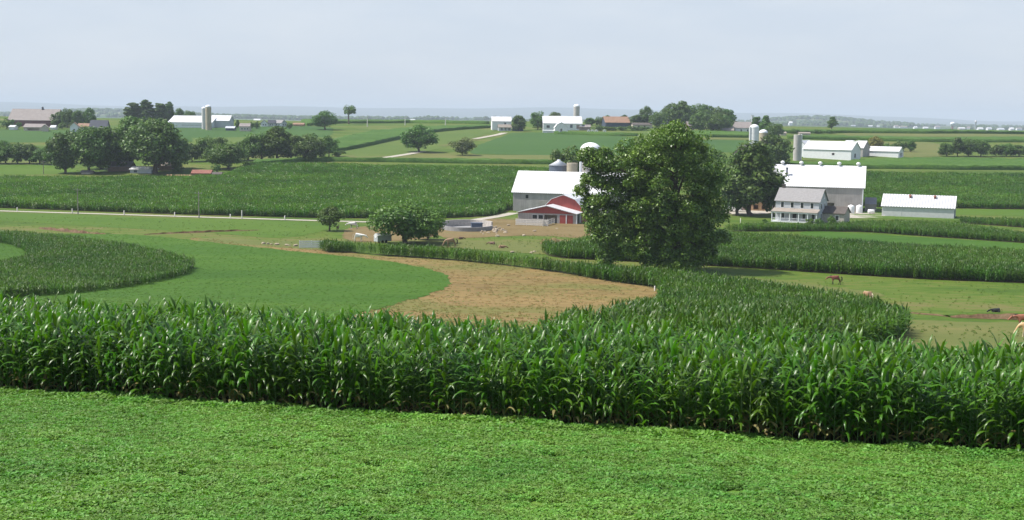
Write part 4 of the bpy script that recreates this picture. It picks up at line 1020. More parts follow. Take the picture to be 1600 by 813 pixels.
def building(name, label, cat, loc, rz, L, W, H, rise, wall, roof, kind='gable', along='x', over=.4, group=None, items=(), base=-1.2, parent=None, offset=(0, 0, 0), wname='wall', rname='roof', t=.14):
    """items: (face, along-face position, height of centre, width, height, kind[, material])"""
    if parent is None: root = thing(name, label, cat, loc, rz, group)
    else: root = parent
    ox, oy, oz = offset
    span, leng = (W, L) if along == 'x' else (L, W)
    pr = profile(kind, span, H, rise); me = prism(pr, leng, along, base); me.materials.append(M[wall])
    cut = []
    def place(face, u, z):
        return {'front': (u, -W / 2, z), 'back': (u, W / 2, z), 'left': (-L / 2, u, z), 'right': (L / 2, u, z)}[face]
    for it in items:
        if it[5] == 'opening':
            c = place(it[0], it[1], it[2]); cut.append((c, (it[3], 5, it[4]) if it[0] in ('front', 'back') else (5, it[3], it[4])))
    if cut: me = cutout(me, cut)
    wo = part(wname, me, root); wo.location = offset
    ro = part(rname, roof_mesh(pr, leng, along, over, t, M[roof]), root); ro.location = offset
    for it in items:
        face, u, z, w_, h_, k = it[:6]; c = Vector(place(face, u, z)) + Vector(offset); fb = face in ('front', 'back')
        def bx(w2, h2, d2, out):
            sgn = {'front': (0, -1), 'back': (0, 1), 'left': (-1, 0), 'right': (1, 0)}[face]
            b = MB(); b.box((c.x + sgn[0] * out, c.y + sgn[1] * out, c.z), (w2, d2, h2) if fb else (d2, w2, h2)); return b
        if k == 'window':
            fr = bx(w_ + .24, h_ + .24, .10, .0).put('window', M[it[6] if len(it) > 6 else 'paint_white'], root)
            b = bx(w_, h_, .10, .012); b.put('pane', M['glass'], fr)
        elif k == 'door': bx(w_, h_, .14, .0).put('door', M[it[6] if len(it) > 6 else 'dark'], root)
        elif k == 'panel': bx(w_, h_, .12, .0).put(it[7], M[it[6]], root)
    return root
def gp(px, py, back=0.0, rz=0.0, Y=None):
    """ground point, moved back along the building's depth axis"""
    p = at_d(px, Y) if Y else at(px, py)
    x = p.x + math.sin(-rz) * back; y = p.y + math.cos(rz) * back
    return Vector((x, y, gz(x, y)))
def silo(label, px, py, topy, wpx, mat, domemat, Y=None, dome=True, chute=None, group=None, name='silo', cone=False):
    p = at_d(px, Y) if Y else at(px, py); s = mpp(p); r = wpx * s / 2; yb = proj(p)[1]; H = (yb - topy) * s
    t = thing(name, label, 'silo', p, 0, group); hd = r * (.75 if not cone else .5) if dome else 0
    b = MB(); b.lathe([(r, -1), (r, H - hd)], 24)
    k = 1.2
    while k < H - hd - .5:
        b.lathe([(r + .005, k - .03), (r + .03, k), (r + .005, k + .03)], 24, cap=False); k += 1.6
    b.put('shaft', M[mat], t)
    if dome:
        b = MB(); pr = [(r * 1.03, H - hd - .05)] + ([(r * 1.03 * math.cos(a), H - hd + hd * math.sin(a)) for a in np.linspace(.02, 1.52, 9)] if not cone else [(r * 1.06, H - hd), (r * .2, H - .1), (r * .16, H + .25), (.03, H + .3)])
        b.lathe(pr, 24); b.put('dome' if not cone else 'cone_roof', M[domemat], t)
    if chute is not None:
        b = MB(); a = chute; b.tube([(r * 1.15 * math.cos(a), r * 1.15 * math.sin(a), -.2), (r * 1.15 * math.cos(a), r * 1.15 * math.sin(a), H - hd + .3)], [r * .2, r * .2], 10); b.put('chute', M['paint_white'], t)
    return t
AR = rad(-16)
# ---- grey barn behind the red barn
p = gp(890, 334, 7, AR); s = mpp(p)
pb = p.copy(); L_ = 34; 
p = gp(803 + 17 / s * .95, 333, 7, AR)
building('barn', 'long weathered grey board barn with a bright white metal roof behind the red barn', 'barn', p, AR, L_, 13.5, 5.4, 5.6, 'wood_grey', 'roof_white', over=.5, base=-3,
         items=[('front', -12.9, 4.2, .8, 1.0, 'window', 'wood_grey'), ('front', -8, 1.6, 2.6, 3.2, 'door', 'wood_grey2'), ('front', 11, 1.6, 3.2, 3.2, 'opening')])
# ---- red gambrel barn with its low gabled front
p = gp(872, 349, 9.5, AR)
rb = building('barn', 'small red gambrel barn with a low red gabled front and white roofs', 'barn', p, AR, 9.8, 9, 3.7, 3.1, 'wood_red', 'roof_white', 'gambrel', 'y', .3, base=-2)
building('', '', '', None, 0, 14.6, 9, 2.65, 1.75, 'wood_grey', 'roof_white', 'gable', 'y', .35, parent=rb, offset=(-2.6, -6.2, 0), wname='front_wing_wall', rname='front_wing_roof', base=-2,
         items=[('front', -3.0, 1.7, 1.15, .95, 'window', 'paint_offwhite'), ('front', -1.5, 1.7, 1.15, .95, 'window', 'paint_offwhite'), ('front', 1.0, 1.15, 3.3, 2.2, 'opening'), ('front', 4.05, 1.15, 1.5, 2.3, 'door', 'wood_red'), ('front', 5.85, 1.15, 1.5, 2.3, 'door', 'wood_red'), ('right', -2, 1.3, 2.4, 2.3, 'door', 'dark')])
b = MB(); v = [(-7.2, 0), (7.2, 0), (0, 1.68)]
for e in (-.06, .06): b.v += [(x - 2.6, -10.7 + e, 2.62 + z) for x, z in v]
b.f += [(0, 1, 2), (5, 4, 3), (0, 3, 4, 1), (1, 4, 5, 2), (2, 5, 3, 0)]; b.sm += [False] * 5
b.put('front_gable', M['wood_red'], rb)
b = MB(); b.box((-2.6 + 7.55, -10.78, 1.2), (.22, .12, 2.5)); b.box((-2.6 + 4.95, -10.78, 1.2), (.22, .12, 2.5)); b.put('door_trim', M['paint_white'], rb)
# board fence before the red barn
def plank_fence(name, label, a, c, h, nrail, mat, sp=2.2, group=None, gap=.35, cat='fence'):
    d = (c - a); L = d.to_2d().length; ang = math.atan2(d.y, d.x); n = max(2, int(L / sp) + 1)
    t = thing(name, label, cat, a, 0, group); b = MB()
    for i in range(n):
        q = a.lerp(c, i / (n - 1)); z = gz(q.x, q.y) - a.z
        b.box((q.x - a.x, q.y - a.y, z + h / 2 - .2), (.13, .13, h + .5), ang)
    b.put('post', M[mat], t) if n == 2 else b.put('posts', M[mat], t)
    b = MB()
    for i in range(n - 1):
        q0 = a.lerp(c, i / (n - 1)); q1 = a.lerp(c, (i + 1) / (n - 1)); z0 = gz(q0.x, q0.y); z1 = gz(q1.x, q1.y); sl = (q1 - q0).to_2d().length
        for k in range(nrail):
            zz = h * (1 - k / nrail) - .1
            m_ = (q0 + q1) / 2; off = Vector((math.sin(ang), -math.cos(ang))) * .09
            b.box((m_.x - a.x + off.x, m_.y - a.y + off.y, (z0 + z1) / 2 - a.z + zz), (sl + .02, .045, h / nrail * (1 - gap)), ang)
    b.put('rails', M[mat], t); return t
plank_fence('board_fence', 'pale board fence along the yard below the red barn windows', at(806, 352), at(856, 354), 1.5, 4, 'post_white', gap=.2)
plank_fence('board_fence', 'short slanting board fence beside the dark doorway of the red barn', at(848, 354), at(866, 350), 1.4, 3, 'post_white')
plank_fence('field_gate', 'white slatted gate panel at the left tip of the curved corn strip', at(468, 388), at(506, 388), 1.35, 4, 'paint_white', 1.9, gap=.28, cat='gate')
# ---- silos and bin behind the grey barn
silo('big silo with a bright white dome beside the huge tree', 921, 300, 223, 32, 'stave', 'dome_white', Y=372)
silo('squat steel grain bin with a cone roof behind the grey barn', 872, 300, 251, 30, 'steel', 'roof_silver', Y=372, name='grain_bin', cone=True)
silo('topless tan silo between the grain bin and the white dome', 893, 300, 255, 17, 'tan_stave', 'dome_white', Y=368, dome=False)
b = MB(); p = at_d(906, 364); s = mpp(p); b.tube([(0, 0, -.5), (0, 0, (proj(p)[1] - 248) * s)], [.35, .35], 10)
t = thing('feed_pipe', 'white upright pipe just left of the white domed silo', 'pipe', p); b.put('pipe', M['paint_white'], t)
# ---- manure tank
p = at(730, 358); s = mpp(p); R = 40 * s
t = thing('manure_tank', 'round open grey concrete tank in the barnyard beside the dark pasture tree', 'tank', p)
def ringwall(R, y0, a0, a1, h, name, mat, n=40):
    b = MB(); v = []
    for i in range(n + 1):
        a = a0 + (a1 - a0) * i / n
        for r_ in (R, R - .3):
            x = r_ * math.cos(a); y = r_ * math.sin(a) * 1.55; zz = gz(p.x + x, p.y + y) - p.z
            v += [(x, y, zz - .4), (x, y, zz + h)]
    f = []
    for i in range(n):
        o = i * 4; q = o + 4
        f += [(o, q, q + 1, o + 1), (o + 1, q + 1, q + 3, o + 3), (o + 3, q + 3, q + 2, o + 2)]
    f += [(0, 1, 3, 2), (n * 4, n * 4 + 2, n * 4 + 3, n * 4 + 1)]
    b.add(v, f, False); return b.put(name, M[mat], t)
ringwall(R, 0, math.pi, 2 * math.pi, .95, 'front_wall', 'concrete')
ringwall(R, 0, 0.12, math.pi - .002, 1.6, 'back_wall', 'stone')
b = MB(); v = []
for i in range(40):
    a = 2 * math.pi * i / 40; x = (R - .2) * math.cos(a); y = (R - .2) * math.sin(a) * 1.55; v.append((x, y, gz(p.x + x, p.y + y) - p.z + .12))
b.add(v, [tuple(range(40))]); b.put('floor', M['concrete'], t)
b = MB(); b.box((2.2, -2, .75), (2.4, 1.6, 1.5), .2); b.box((2.2, -2, 1.56), (2.7, 1.9, .1), .2); tt = thing('pump_box', 'dark box standing inside the round concrete tank', 'box', p); b.put('box_body', M['steel_dark'], tt)
# ---- porch house
HR = rad(-30)
p = gp(1240, 348, 6.2, HR); 
hs_ = building('farmhouse', 'two storey white farmhouse with walls toned shade-grey, a grey roof and a white front porch', 'house', p, HR, 11.4, 7.4, 5.5, 3.0, 'siding', 'roof_grey', base=-1, over=.35,
    items=[('front', x, 4.45, .75, 1.35, 'window') for x in (-3.9, -1.3, 1.3, 3.9)] + [('front', -3.7, 1.6, .8, 1.5, 'window'), ('front', -.6, 1.3, .95, 2.1, 'door', 'dark'), ('front', 1.9, 1.6, .8, 1.5, 'window'), ('front', 4.3, 1.6, .8, 1.5, 'window'),
           ('right', -1.7, 4.3, .75, 1.3, 'window'), ('right', 1.4, 4.3, .75, 1.3, 'window'), ('right', -1.7, 1.6, .8, 1.5, 'window'), ('right', 1.2, 6.6, .55, .8, 'window')])
b = MB(); b.box((0, -4.95, .12), (12, 2.5, .5)); b.box((0, -4.95, -.6), (11.8, 2.3, .95)); b.put('porch_floor', M['paint_white'], hs_)
pr_ = roof_mesh([(-6.35, 2.72), (-3.72, 3.45)], 12.2, 'x', 0, .12, M['roof_tan'], .0); part('porch_roof', pr_, hs_)
b = MB(); b.box((0, -6.18, 2.6), (12.1, .16, .3)); b.put('porch_beam', M['paint_white'], hs_)
for i, x in enumerate((-5.85, -3.5, -1.15, 1.2, 3.55, 5.85)):
    b = MB(); b.box((x, -6.08, 1.42), (.2, .2, 2.1)); b.box((x, -6.08, .45), (.28, .28, .16)); b.box((x, -6.08, 2.4), (.28, .28, .12)); b.put('porch_column', M['paint_white'], hs_)
b = MB(); b.box((-.0, -6.08, 1.15), (11.4, .06, .08)); b.box((0, -6.08, .55), (11.4, .06, .06))
for i in range(46): b.box((-5.6 + i * .25, -6.08, .85), (.045, .045, .56))
b.put('porch_railing', M['paint_white'], hs_)
b = MB(); b.box((-4.9, .2, 8.7), (.7, .7, 1.5)); b.box((-4.9, .2, 9.5), (.85, .85, .14)); b.put('chimney', M['roof_brown'], hs_)
building('', '', '', None, 0, 6.4, 5.4, 2.6, 1.5, 'stone', 'roof_brown', 'gable', 'x', .3, parent=hs_, offset=(8.2, 2.2, 0), wname='rear_wing_wall', rname='rear_wing_roof', items=[('front', 1.4, 1.4, .8, 1.2, 'window')])  # wing lies in shade: darker wall colour than the house carries it
# ---- ventilated barn
p = gp(1276, 329.8, 8, AR)
vb = building('barn', 'large grey board barn with a white roof and five round ridge ventilators', 'barn', p, AR, 26, 15, 7.0, 5.9, 'wood_grey', 'roof_white', over=.5, base=-2,
    items=[('front', 3.6, 1.3, 2.6, 2.2, 'opening'), ('front', -3.2, 1.8, 2.2, 1.2, 'opening'), ('front', 9.0, 1.4, 2.6, 2.4, 'door', 'wood_grey2'), ('front', -9, 4.5, .8, .8, 'window', 'wood_grey')])
for i in range(5):
    b = MB(); x = -10.8 + i * 5.5
    b.lathe([(.32, 12.9), (.32, 13.35), (.55, 13.4), (.66, 13.7), (.5, 14.0), (.05, 14.2)], 14, (x, 0, 0)); b.put('ridge_ventilator', M['paint_white'], vb)
b = MB(); b.tube([(-9.2, -4.0, 9.2), (-9.2, -4.0, 12.0)], [.26, .26], 10); b.tube([(-9.2, -4.0, 12.0), (-9.2, -4.0, 12.3)], [.4, .4], 10); b.put('vent_pipe', M['steel_dark'], vb)
b = MB(); b.box((12.85, -7.62, 3.2), (.3, .14, 6.8)); b.put('corner_board', M['paint_white'], vb)
building('', '', '', None, 0, 3.2, 9, 2.6, 1.6, 'wood_grey2', 'roof_grey', 'gable', 'x', .1, parent=vb, offset=(15.2, 1.5, -.6), wname='lean_to_wall', rname='lean_to_roof')
# ---- ribbed shed
SR = rad(-23)
p = gp(1433, 340, 4.6, SR)
sh = building('shed', 'long low white shed with a striped metal roof and two rusty roof vents', 'shed', p, SR, 19.2, 8.6, 2.9, 3.0, 'paint_offwhite', 'roof_rib', over=.3, base=-1,
     items=[('right', 0, 1.4, 2.6, 2.5, 'door', 'steel_dark'), ('front', -4.4, 1.5, .08, 2.6, 'panel', 'paint_white', 'corner_board')])
for x in (-2.4, 4.2):
    b = MB(); b.tube([(x, -1.1, 4.6), (x, -1.1, 5.75)], [.28, .28], 10); b.lathe([(.5, 5.72), (.42, 5.95), (.05, 6.15)], 12, (x, -1.1, 0)); b.put('roof_vent', M['rust'], sh)
# ---- tanks beside the ventilated barn
def uptank(label, px, py, wpx, hpx):
    p = at(px, py); s = mpp(p); r = wpx * s / 2; h = hpx * s
    t = thing('water_tank', label, 'tank', p); b = MB(); b.lathe([(r * .96, -.2), (r, .1), (r, h * .78), (r * .9, h * .9), (r * .35, h), (.03, h)], 20); b.put('tank_body', M['paint_white'], t)
    b = MB(); b.lathe([(r * .3, h * .98), (r * .3, h + .12), (.03, h + .14)], 12); b.put('tank_lid', M['paint_offwhite'], t)
uptank('upright white tank closest to the barn wall and the wooden crate', 1329.5, 333.5, 10.5, 13)
uptank('upright white tank at the right corner of the ventilated barn', 1342.5, 333, 10, 12.5)
p = at(1361, 334); s = mpp(p); t = thing('water_tank', 'small white tank lying on its side between the barn and the striped shed', 'tank', p)
b = MB(); r = 3.3 * s; b.tube([(-5 * s, 0, r), (-4.4 * s, 0, r), (4.4 * s, 0, r), (5 * s, 0, r)], [r * .6, r, r, r * .6], 16); b.put('tank_body', M['paint_white'], t)
b = MB(); b.box((-2.5 * s, 0, .15), (.2, r * 1.5, .4)); b.box((2.5 * s, 0, .15), (.2, r * 1.5, .4)); b.put('cradle', M['steel_dark'], t)
p = at(1317, 333); s = mpp(p); t = thing('crate_stack', 'tan wooden crate left of the two upright white tanks', 'crate', p, AR)
b = MB(); b.box((0, 0, 5 * s), (9.5 * s, 1.6, 9.6 * s)); b.put('crate_body', M['orange'], t)
b = MB()
for k in range(5): b.box((0, -.83, (.8 + 2.1 * k) * s), (9.7 * s, .06, .7 * s))
b.put('slats', M['wood_grey2'], t)
# ---- between the trees left of the house
p = at(1147, 331); s = mpp(p); t = thing('small_trailer', 'white enclosed trailer parked under the trees left of the porch house', 'trailer', p, rad(-12))
b = MB(); b.box((0, 0, 1.35), (4.4, 2.0, 1.8)); b.box((-2.5, 0, 1.0), (.7, 1.6, 1.0)); b.put('trailer_body', M['paint_white'], t)
for x in (-.7, .7):
    b = MB(); b.tube([(x, -1.05, .38), (x, -.85, .38)], [.38, .38], 16); b.tube([(x, .85, .38), (x, 1.05, .38)], [.38, .38], 16); b.put('wheel', M['dark'], t)
b = MB(); b.tube([(2.2, 0, .5), (3.4, 0, .5)], [.06, .05], 6); b.put('drawbar', M['steel_dark'], t)
building('garden_shed', 'little pinkish board shed behind the white trailer among the trees', 'shed', gp(1166, 329, 2, AR), AR, 3.4, 3, 3.2, 1.2, 'pinkwall', 'roof_silver', 'gable', 'y', .2, items=[('front', .2, 1.1, 1.1, 2.0, 'door', 'brownwall')])
building('market_stall', 'open tan and orange shed between the dark trees and the porch house', 'shed', gp(1187, 330, 2, AR), AR, 5.6, 3, 2.5, .5, 'orange', 'roof_tan', 'shed', 'x', .3, items=[('front', -1.2, 1.1, 1.4, 1.3, 'opening'), ('front', 1.2, 1.1, 1.4, 1.3, 'opening')])
# ---- white trailer on the pasture
p = at(598, 379.5); s = mpp(p); t = thing('livestock_trailer', 'white box trailer parked on bare earth beside the wide pasture tree', 'trailer', p, rad(38)); t.scale = (.72, .72, .72)
b = MB(); b.box((0, 0, 1.25), (4.4, 1.9, 1.6)); b.put('trailer_body', M['siding'], t)
b = MB(); b.tube([(-2.25, 0, 2.0), (2.25, 0, 2.0)], [.62, .62], 12); b.box((0, 0, 2.06), (4.5, 2.02, .12)); b.put('trailer_roof', M['dome_white'], t)
for sg in (-1, 1):
    for x in (-.6, .5):
        b = MB(); b.tube([(x, sg * .98, .4), (x, sg * .8, .4)], [.4, .4], 14); b.put('wheel', M['dark'], t)
# ---- pair of white silos and the brown roofed barn behind the trees
silo('taller of two white silos above the trees behind the porch house', 1176.5, 262, 195, 14, 'paint_white', 'dome_white', Y=505, chute=3.6)
silo('shorter tan silo with a white dome beside the taller white silo', 1191, 262, 203, 13, 'tan_stave', 'dome_white', Y=520)
building('barn', 'old pinkish brown barn half hidden by trees left of the white silos', 'barn', gp(1158, 262, 4, rad(-30), Y=470), rad(-30), 9, 9, 8.5, 4.5, 'pinkwall', 'roof_pink', 'gable', 'y', .3, base=-2)
# ---- white barns of the right slope
silo('tall grey concrete silo at the left end of the white barn on the right slope', 1245, 251, 211, 12, 'stave', 'dome_white', dome=False, chute=.3)
p = gp(1289, 249, 8, rad(-36))
wb = building('barn', 'long white walled barn with a white roof beside the grey silo on the right slope', 'barn', p, rad(-36), 23, 12, 4.2, 3.6, 'paint_white', 'roof_white', base=-3, items=[('right', -1, 1.6, 1.4, 1.8, 'door', 'dark'), ('front', 3, 2.2, 1, .8, 'window', 'pinkwall')])
building('', '', '', None, 0, 7, 9, 4.6, 3.4, 'paint_white', 'roof_white', 'gable', 'y', .4, parent=wb, offset=(-14.5, 3, 0), wname='side_wing_wall', rname='side_wing_roof', base=-3)
building('shed', 'white gabled shed right behind the long white barn on the right slope', 'shed', gp(1318, 246, 16, rad(-36)), rad(-36), 10, 9, 4.0, 3.2, 'wood_grey', 'roof_white', base=-2)
building('shed', 'long low white shed with a flat pitched roof standing alone on the right slope', 'shed', gp(1376, 245, 4, rad(-34)), rad(-34), 17, 8, 2.6, 2.0, 'paint_white', 'roof_white', base=-2, items=[('right', .6, 1.0, 3.6, 1.8, 'opening')])
# ---- middle crest farm
def far(name, label, cat, px, py, wpx, hpx, roofpx, depth_m, rz, wall, roof, kind='gable', along='x', group=None, items=(), over=.4, Y=None):
    """small distant building given by its picture size: width, wall height and roof height in photo pixels"""
    rz = rad(rz); p0 = at_d(px, Y) if Y else at(px, py); s = mpp(p0)
    p = gp(px, py, depth_m / 2, rz, Y)
    if Y:
        hp = 0
    L_, W_ = wpx * s / max(.6, math.cos(rz)), depth_m
    its = [(f, u * L_ / 2 if f in ('front', 'back') else u * W_ / 2, z * hpx * s, w_ * s, h_ * s, *r) for f, u, z, w_, h_, *r in items]
    return building(name, label, cat, p, rz, L_, W_, hpx * s, roofpx * s, wall, roof, kind, along, over, group, its, base=-3, t=.2)
far('farmhouse', 'white two storey house with dark lower windows beside the pale crest lane', 'house', 784, 203.5, 30, 13, 7, 9, 6, 'paint_white', 'roof_white', items=[('front', -.1, .25, 3, 3.5, 'window'), ('front', .35, .25, 3, 3.5, 'window'), ('front', .78, .25, 3, 3.5, 'window'), ('front', .35, .75, 3, 2.5, 'window')])
far('porch_annex', 'grey roofed porch wing against the front of the white crest house', 'house', 789, 205, 20, 5.5, 4, 4, 6, 'paint_offwhite', 'roof_tan', items=[('front', -.5, .5, 3, 3.4, 'opening'), ('front', .1, .5, 3, 3.4, 'opening'), ('front', .65, .5, 3, 3.4, 'opening')])
far('shed', 'dark shed under the round tree beside the white crest house', 'shed', 809, 205, 17, 6, 3, 6, 0, 'steel_dark', 'roof_dark')
far('barn', 'big white barn with a white roof below the crest silo', 'barn', 879, 204, 60, 10, 11, 13, 3, 'paint_white', 'roof_white', items=[('front', -.75, .5, 5, 4, 'window'), ('front', .8, .5, 5, 6, 'door', 'pinkwall'), ('front', .45, .6, 4, 5, 'door', 'steel')])
far('barn', 'small white gambrel annex with a dark doorway in front of the big crest barn', 'barn', 877, 207.5, 20, 7, 8, 9, 3, 'paint_white', 'roof_white', 'gambrel', 'y', items=[('front', 0, .4, 3.4, 5, 'opening')], over=.3)
far('yard_wall', 'low white yard wall in front of the big white crest barn', 'wall', 861, 207.5, 26, 3, .4, 1.2, 3, 'paint_white', 'paint_white', over=.05)
far('shed', 'lower pink roofed shed at the right end of the big crest barn', 'shed', 914, 204, 17, 4.5, 3.5, 8, 3, 'pinkwall', 'roof_pink')
silo('grey silo with a white cap rising behind the big crest barn', 900.5, 203, 163.5, 9.5, 'stave', 'dome_white', Y=845)
for i, (px, l) in enumerate([(920, 'white calf hutch nearest the pink roofed shed'), (926, 'white calf hutch second from the pink roofed shed'), (932, 'white calf hutch third from the pink roofed shed'), (945, 'white calf hutch farthest right on the crest')]):
    far('calf_hutch', l, 'hutch', px, 207, 4.2, 2.4, 1.6, 2.0, 0, 'paint_white', 'roof_white', 'gable', 'y', 'row of white calf hutches', over=.05, items=[('front', 0, .5, 1.6, 1.8, 'opening')])
far('farmhouse', 'house with a broad orange brown roof behind the crest hedge', 'house', 965, 200, 38, 6, 9, 14, 8, 'steel_dark', 'roof_orange', Y=845)
far('house_wing', 'pale gabled wing right of the broad orange brown roof', 'house', 984, 200, 14, 7, 5, 8, -20, 'pinkwall', 'roof_tan', Y=850)
far('shed', 'long low yellowish shed at the foot of the wooded knoll', 'shed', 1004, 200, 30, 4.5, 3, 8, 4, 'cream', 'roof_brown', Y=835, items=[('front', -.4, .4, 3, 3, 'door', 'dark'), ('front', .2, .4, 3, 3, 'door', 'dark')])
far('farmhouse', 'small brown house hemmed in by the knoll trees', 'house', 1080, 202, 9, 9, 6, 8, 10, 'brownwall', 'roof_pink', Y=800, items=[('front', -.4, .6, 1.6, 2, 'window'), ('front', .4, .6, 1.6, 2, 'window')])
hb = far('farmhouse', 'wide pale house with a pinkish roof and white chimney beside the knoll', 'house', 1162, 203, 40, 8, 9, 11, -4, 'paint_white', 'roof_pink', Y=800, items=[('front', -.7, .55, 2, 3, 'window'), ('front', -.2, .55, 2, 3, 'window'), ('front', .3, .55, 2, 3, 'window'), ('front', .75, .55, 2, 3, 'window')])
b = MB(); b.box((6, 0, 9.2), (1.5, 1.5, 4.2)); b.box((6, 0, 11.4), (1.8, 1.8, .3)); b.put('chimney', M['paint_white'], hb)
far('shed', 'low brownish roofed shed left of the wide pinkish roofed house', 'shed', 1137, 203, 18, 4.5, 3.5, 8, -4, 'pinkwall', 'roof_tan', Y=790)
# ---- left skyline farmstead
lb = far('barn', 'very long faded red barn with a grey pink roof at the far left', 'barn', 50, 196, 74, 9, 17, 16, -2, 'redwall', 'roof_pink', Y=800, over=.6)
b = MB(); b.lathe([(.7, 0), (.7, 1.4), (.1, 2)], 10, (4, 0, 0)); o = b.put('ridge_cupola', M['roof_dark'], lb); o.location = (0, 0, 10.6)
far('shed', 'low pink roofed shed with a pale open front below the long red barn', 'shed', 52, 200.5, 30, 5, 5, 8, 0, 'cream', 'roof_pink', Y=755, items=[('front', 0, .4, 18, 3.2, 'opening')])
far('shed', 'little white shed at the left foot of the long red barn', 'shed', 18, 199, 8, 4, 2.5, 6, 0, 'paint_white', 'roof_white', Y=760)
far('shed', 'narrow pale gabled shed right of the pink roofed open shed', 'shed', 70, 200.5, 9, 6, 4, 6, 15, 'cream', 'roof_tan', 'gable', 'y', Y=750)
far('shed', 'small pale shed half hidden at the foot of the far left trees', 'shed', 82, 197.5, 7, 3, 3, 5, 0, 'paint_white', 'roof_white', Y=770)
far('farmhouse', 'small white gabled house with a pink side porch at the far left', 'house', 116, 199, 12, 8, 6, 8, 15, 'paint_white', 'roof_orange', 'gable', 'y', Y=750, items=[('front', 0, .4, 2.4, 2, 'window')])
far('farmhouse', 'low orange roofed house right beside the small white gabled house', 'house', 130, 199, 17, 5, 5, 8, 5, 'cream', 'roof_orange', Y=765, items=[('front', .3, .4, 3, 2, 'window')])
far('farmhouse', 'house with a tall dark slate roof at the right of the far left farm', 'house', 153, 198, 25, 6, 12, 12, 8, 'steel_dark', 'roof_dark', Y=745, items=[('front', -.3, .5, 2, 3, 'window', 'paint_offwhite'), ('front', .4, .5, 2, 3, 'window', 'paint_offwhite')])
far('garage', 'small pale lean shed behind the dark slate roofed house', 'shed', 165, 198, 8, 8, 6, 6, 20, 'cream', 'roof_tan', 'gable', 'y', Y=775)
# ---- twin silo barn
far('barn', 'white barn with a wide shallow white roof left of the twin silos', 'barn', 297, 196, 68, 7, 10, 24, -4, 'paint_white', 'roof_white', Y=800, over=.5, items=[('front', -.8, .4, 3, 4, 'door', 'dark'), ('front', .2, .4, 40, 1.6, 'panel', 'paint_offwhite', 'window_band')])
far('barn', 'grey walled barn wing with a white roof right of the twin silos', 'barn', 343, 196, 30, 10, 8, 12, -2, 'siding', 'roof_white', Y=805)
silo('taller tan silo of the pair on the left skyline', 326, 195, 164.5, 9, 'tan_stave', 'dome_white', Y=775)
silo('shorter pale silo of the pair on the left skyline', 319, 195, 167.5, 7, 'paint_offwhite', 'dome_white', Y=785)
far('shed', 'low dark fronted shed right of the twin silo barn', 'shed', 359, 197, 13, 3.5, 2.5, 6, 0, 'steel_dark', 'roof_silver', Y=770)
far('farmhouse', 'cream coloured house with a pinkish roof right of the dark cone tree', 'house', 382, 199, 15, 7, 4.5, 8, 4, 'cream', 'roof_pink', Y=765, items=[('front', -.5, .5, 2, 2.4, 'window'), ('front', .1, .5, 2, 2.4, 'window'), ('front', .6, .5, 2, 2.4, 'window')])
for px, w_, wall, roof, l in [(413, 10, 'paint_white', 'roof_dark', 'first white house from the left in the small skyline row'), (424, 10, 'paint_offwhite', 'roof_dark', 'second house of the small skyline row under a dark roof'), (434, 11, 'paint_white', 'roof_grey', 'third house of the small skyline row'), (444, 9, 'siding', 'roof_dark', 'last house at the right end of the small skyline row')]:
    far('farmhouse', l, 'house', px, 198, w_, 5, 4.5, 7, trng.uniform(-20, 20), wall, roof, 'gable', trng.choice('xy'), 'small houses on the left skyline', [('front', -.3, .5, 1.8, 2, 'window'), ('front', .4, .5, 1.8, 2, 'window')])
far('hay_wagon', 'tan low shed roof just left of the solitary crest tree', 'shed', 466, 194, 16, 2.2, 2.2, 6, 0, 'orange', 'roof_orange', Y=840)
# ---- house in the left grove
far('farmhouse', 'low grey roofed house in the shade of the left grove', 'house', 186, 271.5, 34, 7, 7, 8, 4, 'brownwall', 'roof_grey', Y=482)
far('carport', 'low building with a bright white scalloped roof under the left grove', 'shed', 220, 272, 34, 5, 4, 7, -4, 'siding', 'roof_white', Y=474, items=[('front', -.5, .45, 5, 3.4, 'door', 'steel_dark')])
far('shed', 'shed with a broad tan brown roof at the right of the left grove', 'shed', 257, 270, 24, 7, 9, 9, 6, 'brownwall', 'roof_tan', Y=486)
far('shed', 'low rust red roofed shed right of the left grove', 'shed', 314, 272, 28, 4, 4.5, 6, 3, 'brownwall', 'rust', Y=462)
far('shed', 'tiny rust brown shed next to the low rust red roofed shed', 'shed', 339, 272, 12, 3.4, 3, 4, 8, 'orange', 'roof_brown', Y=460)
far('yard_wall', 'low tan wall running left from the rust red roofed shed', 'wall', 280, 272, 38, 2, .3, .5, 3, 'orange', 'orange', Y=460, over=.05)
far('shed', 'small pale pink shed between two trunks of the left grove', 'shed', 134, 271, 14, 2.5, 2, 4, 0, 'cream', 'roof_pink', Y=470)
p = at(403, 256); t = thing('bale', 'small white wrapped bale on the grass below the middle wood', 'bale', p); b = MB(); b.tube([(-.9, 0, .75), (-.75, 0, .75), (.75, 0, .75), (.9, 0, .75)], [.55, .75, .75, .55], 14); b.put('wrap', M['paint_white'], t)
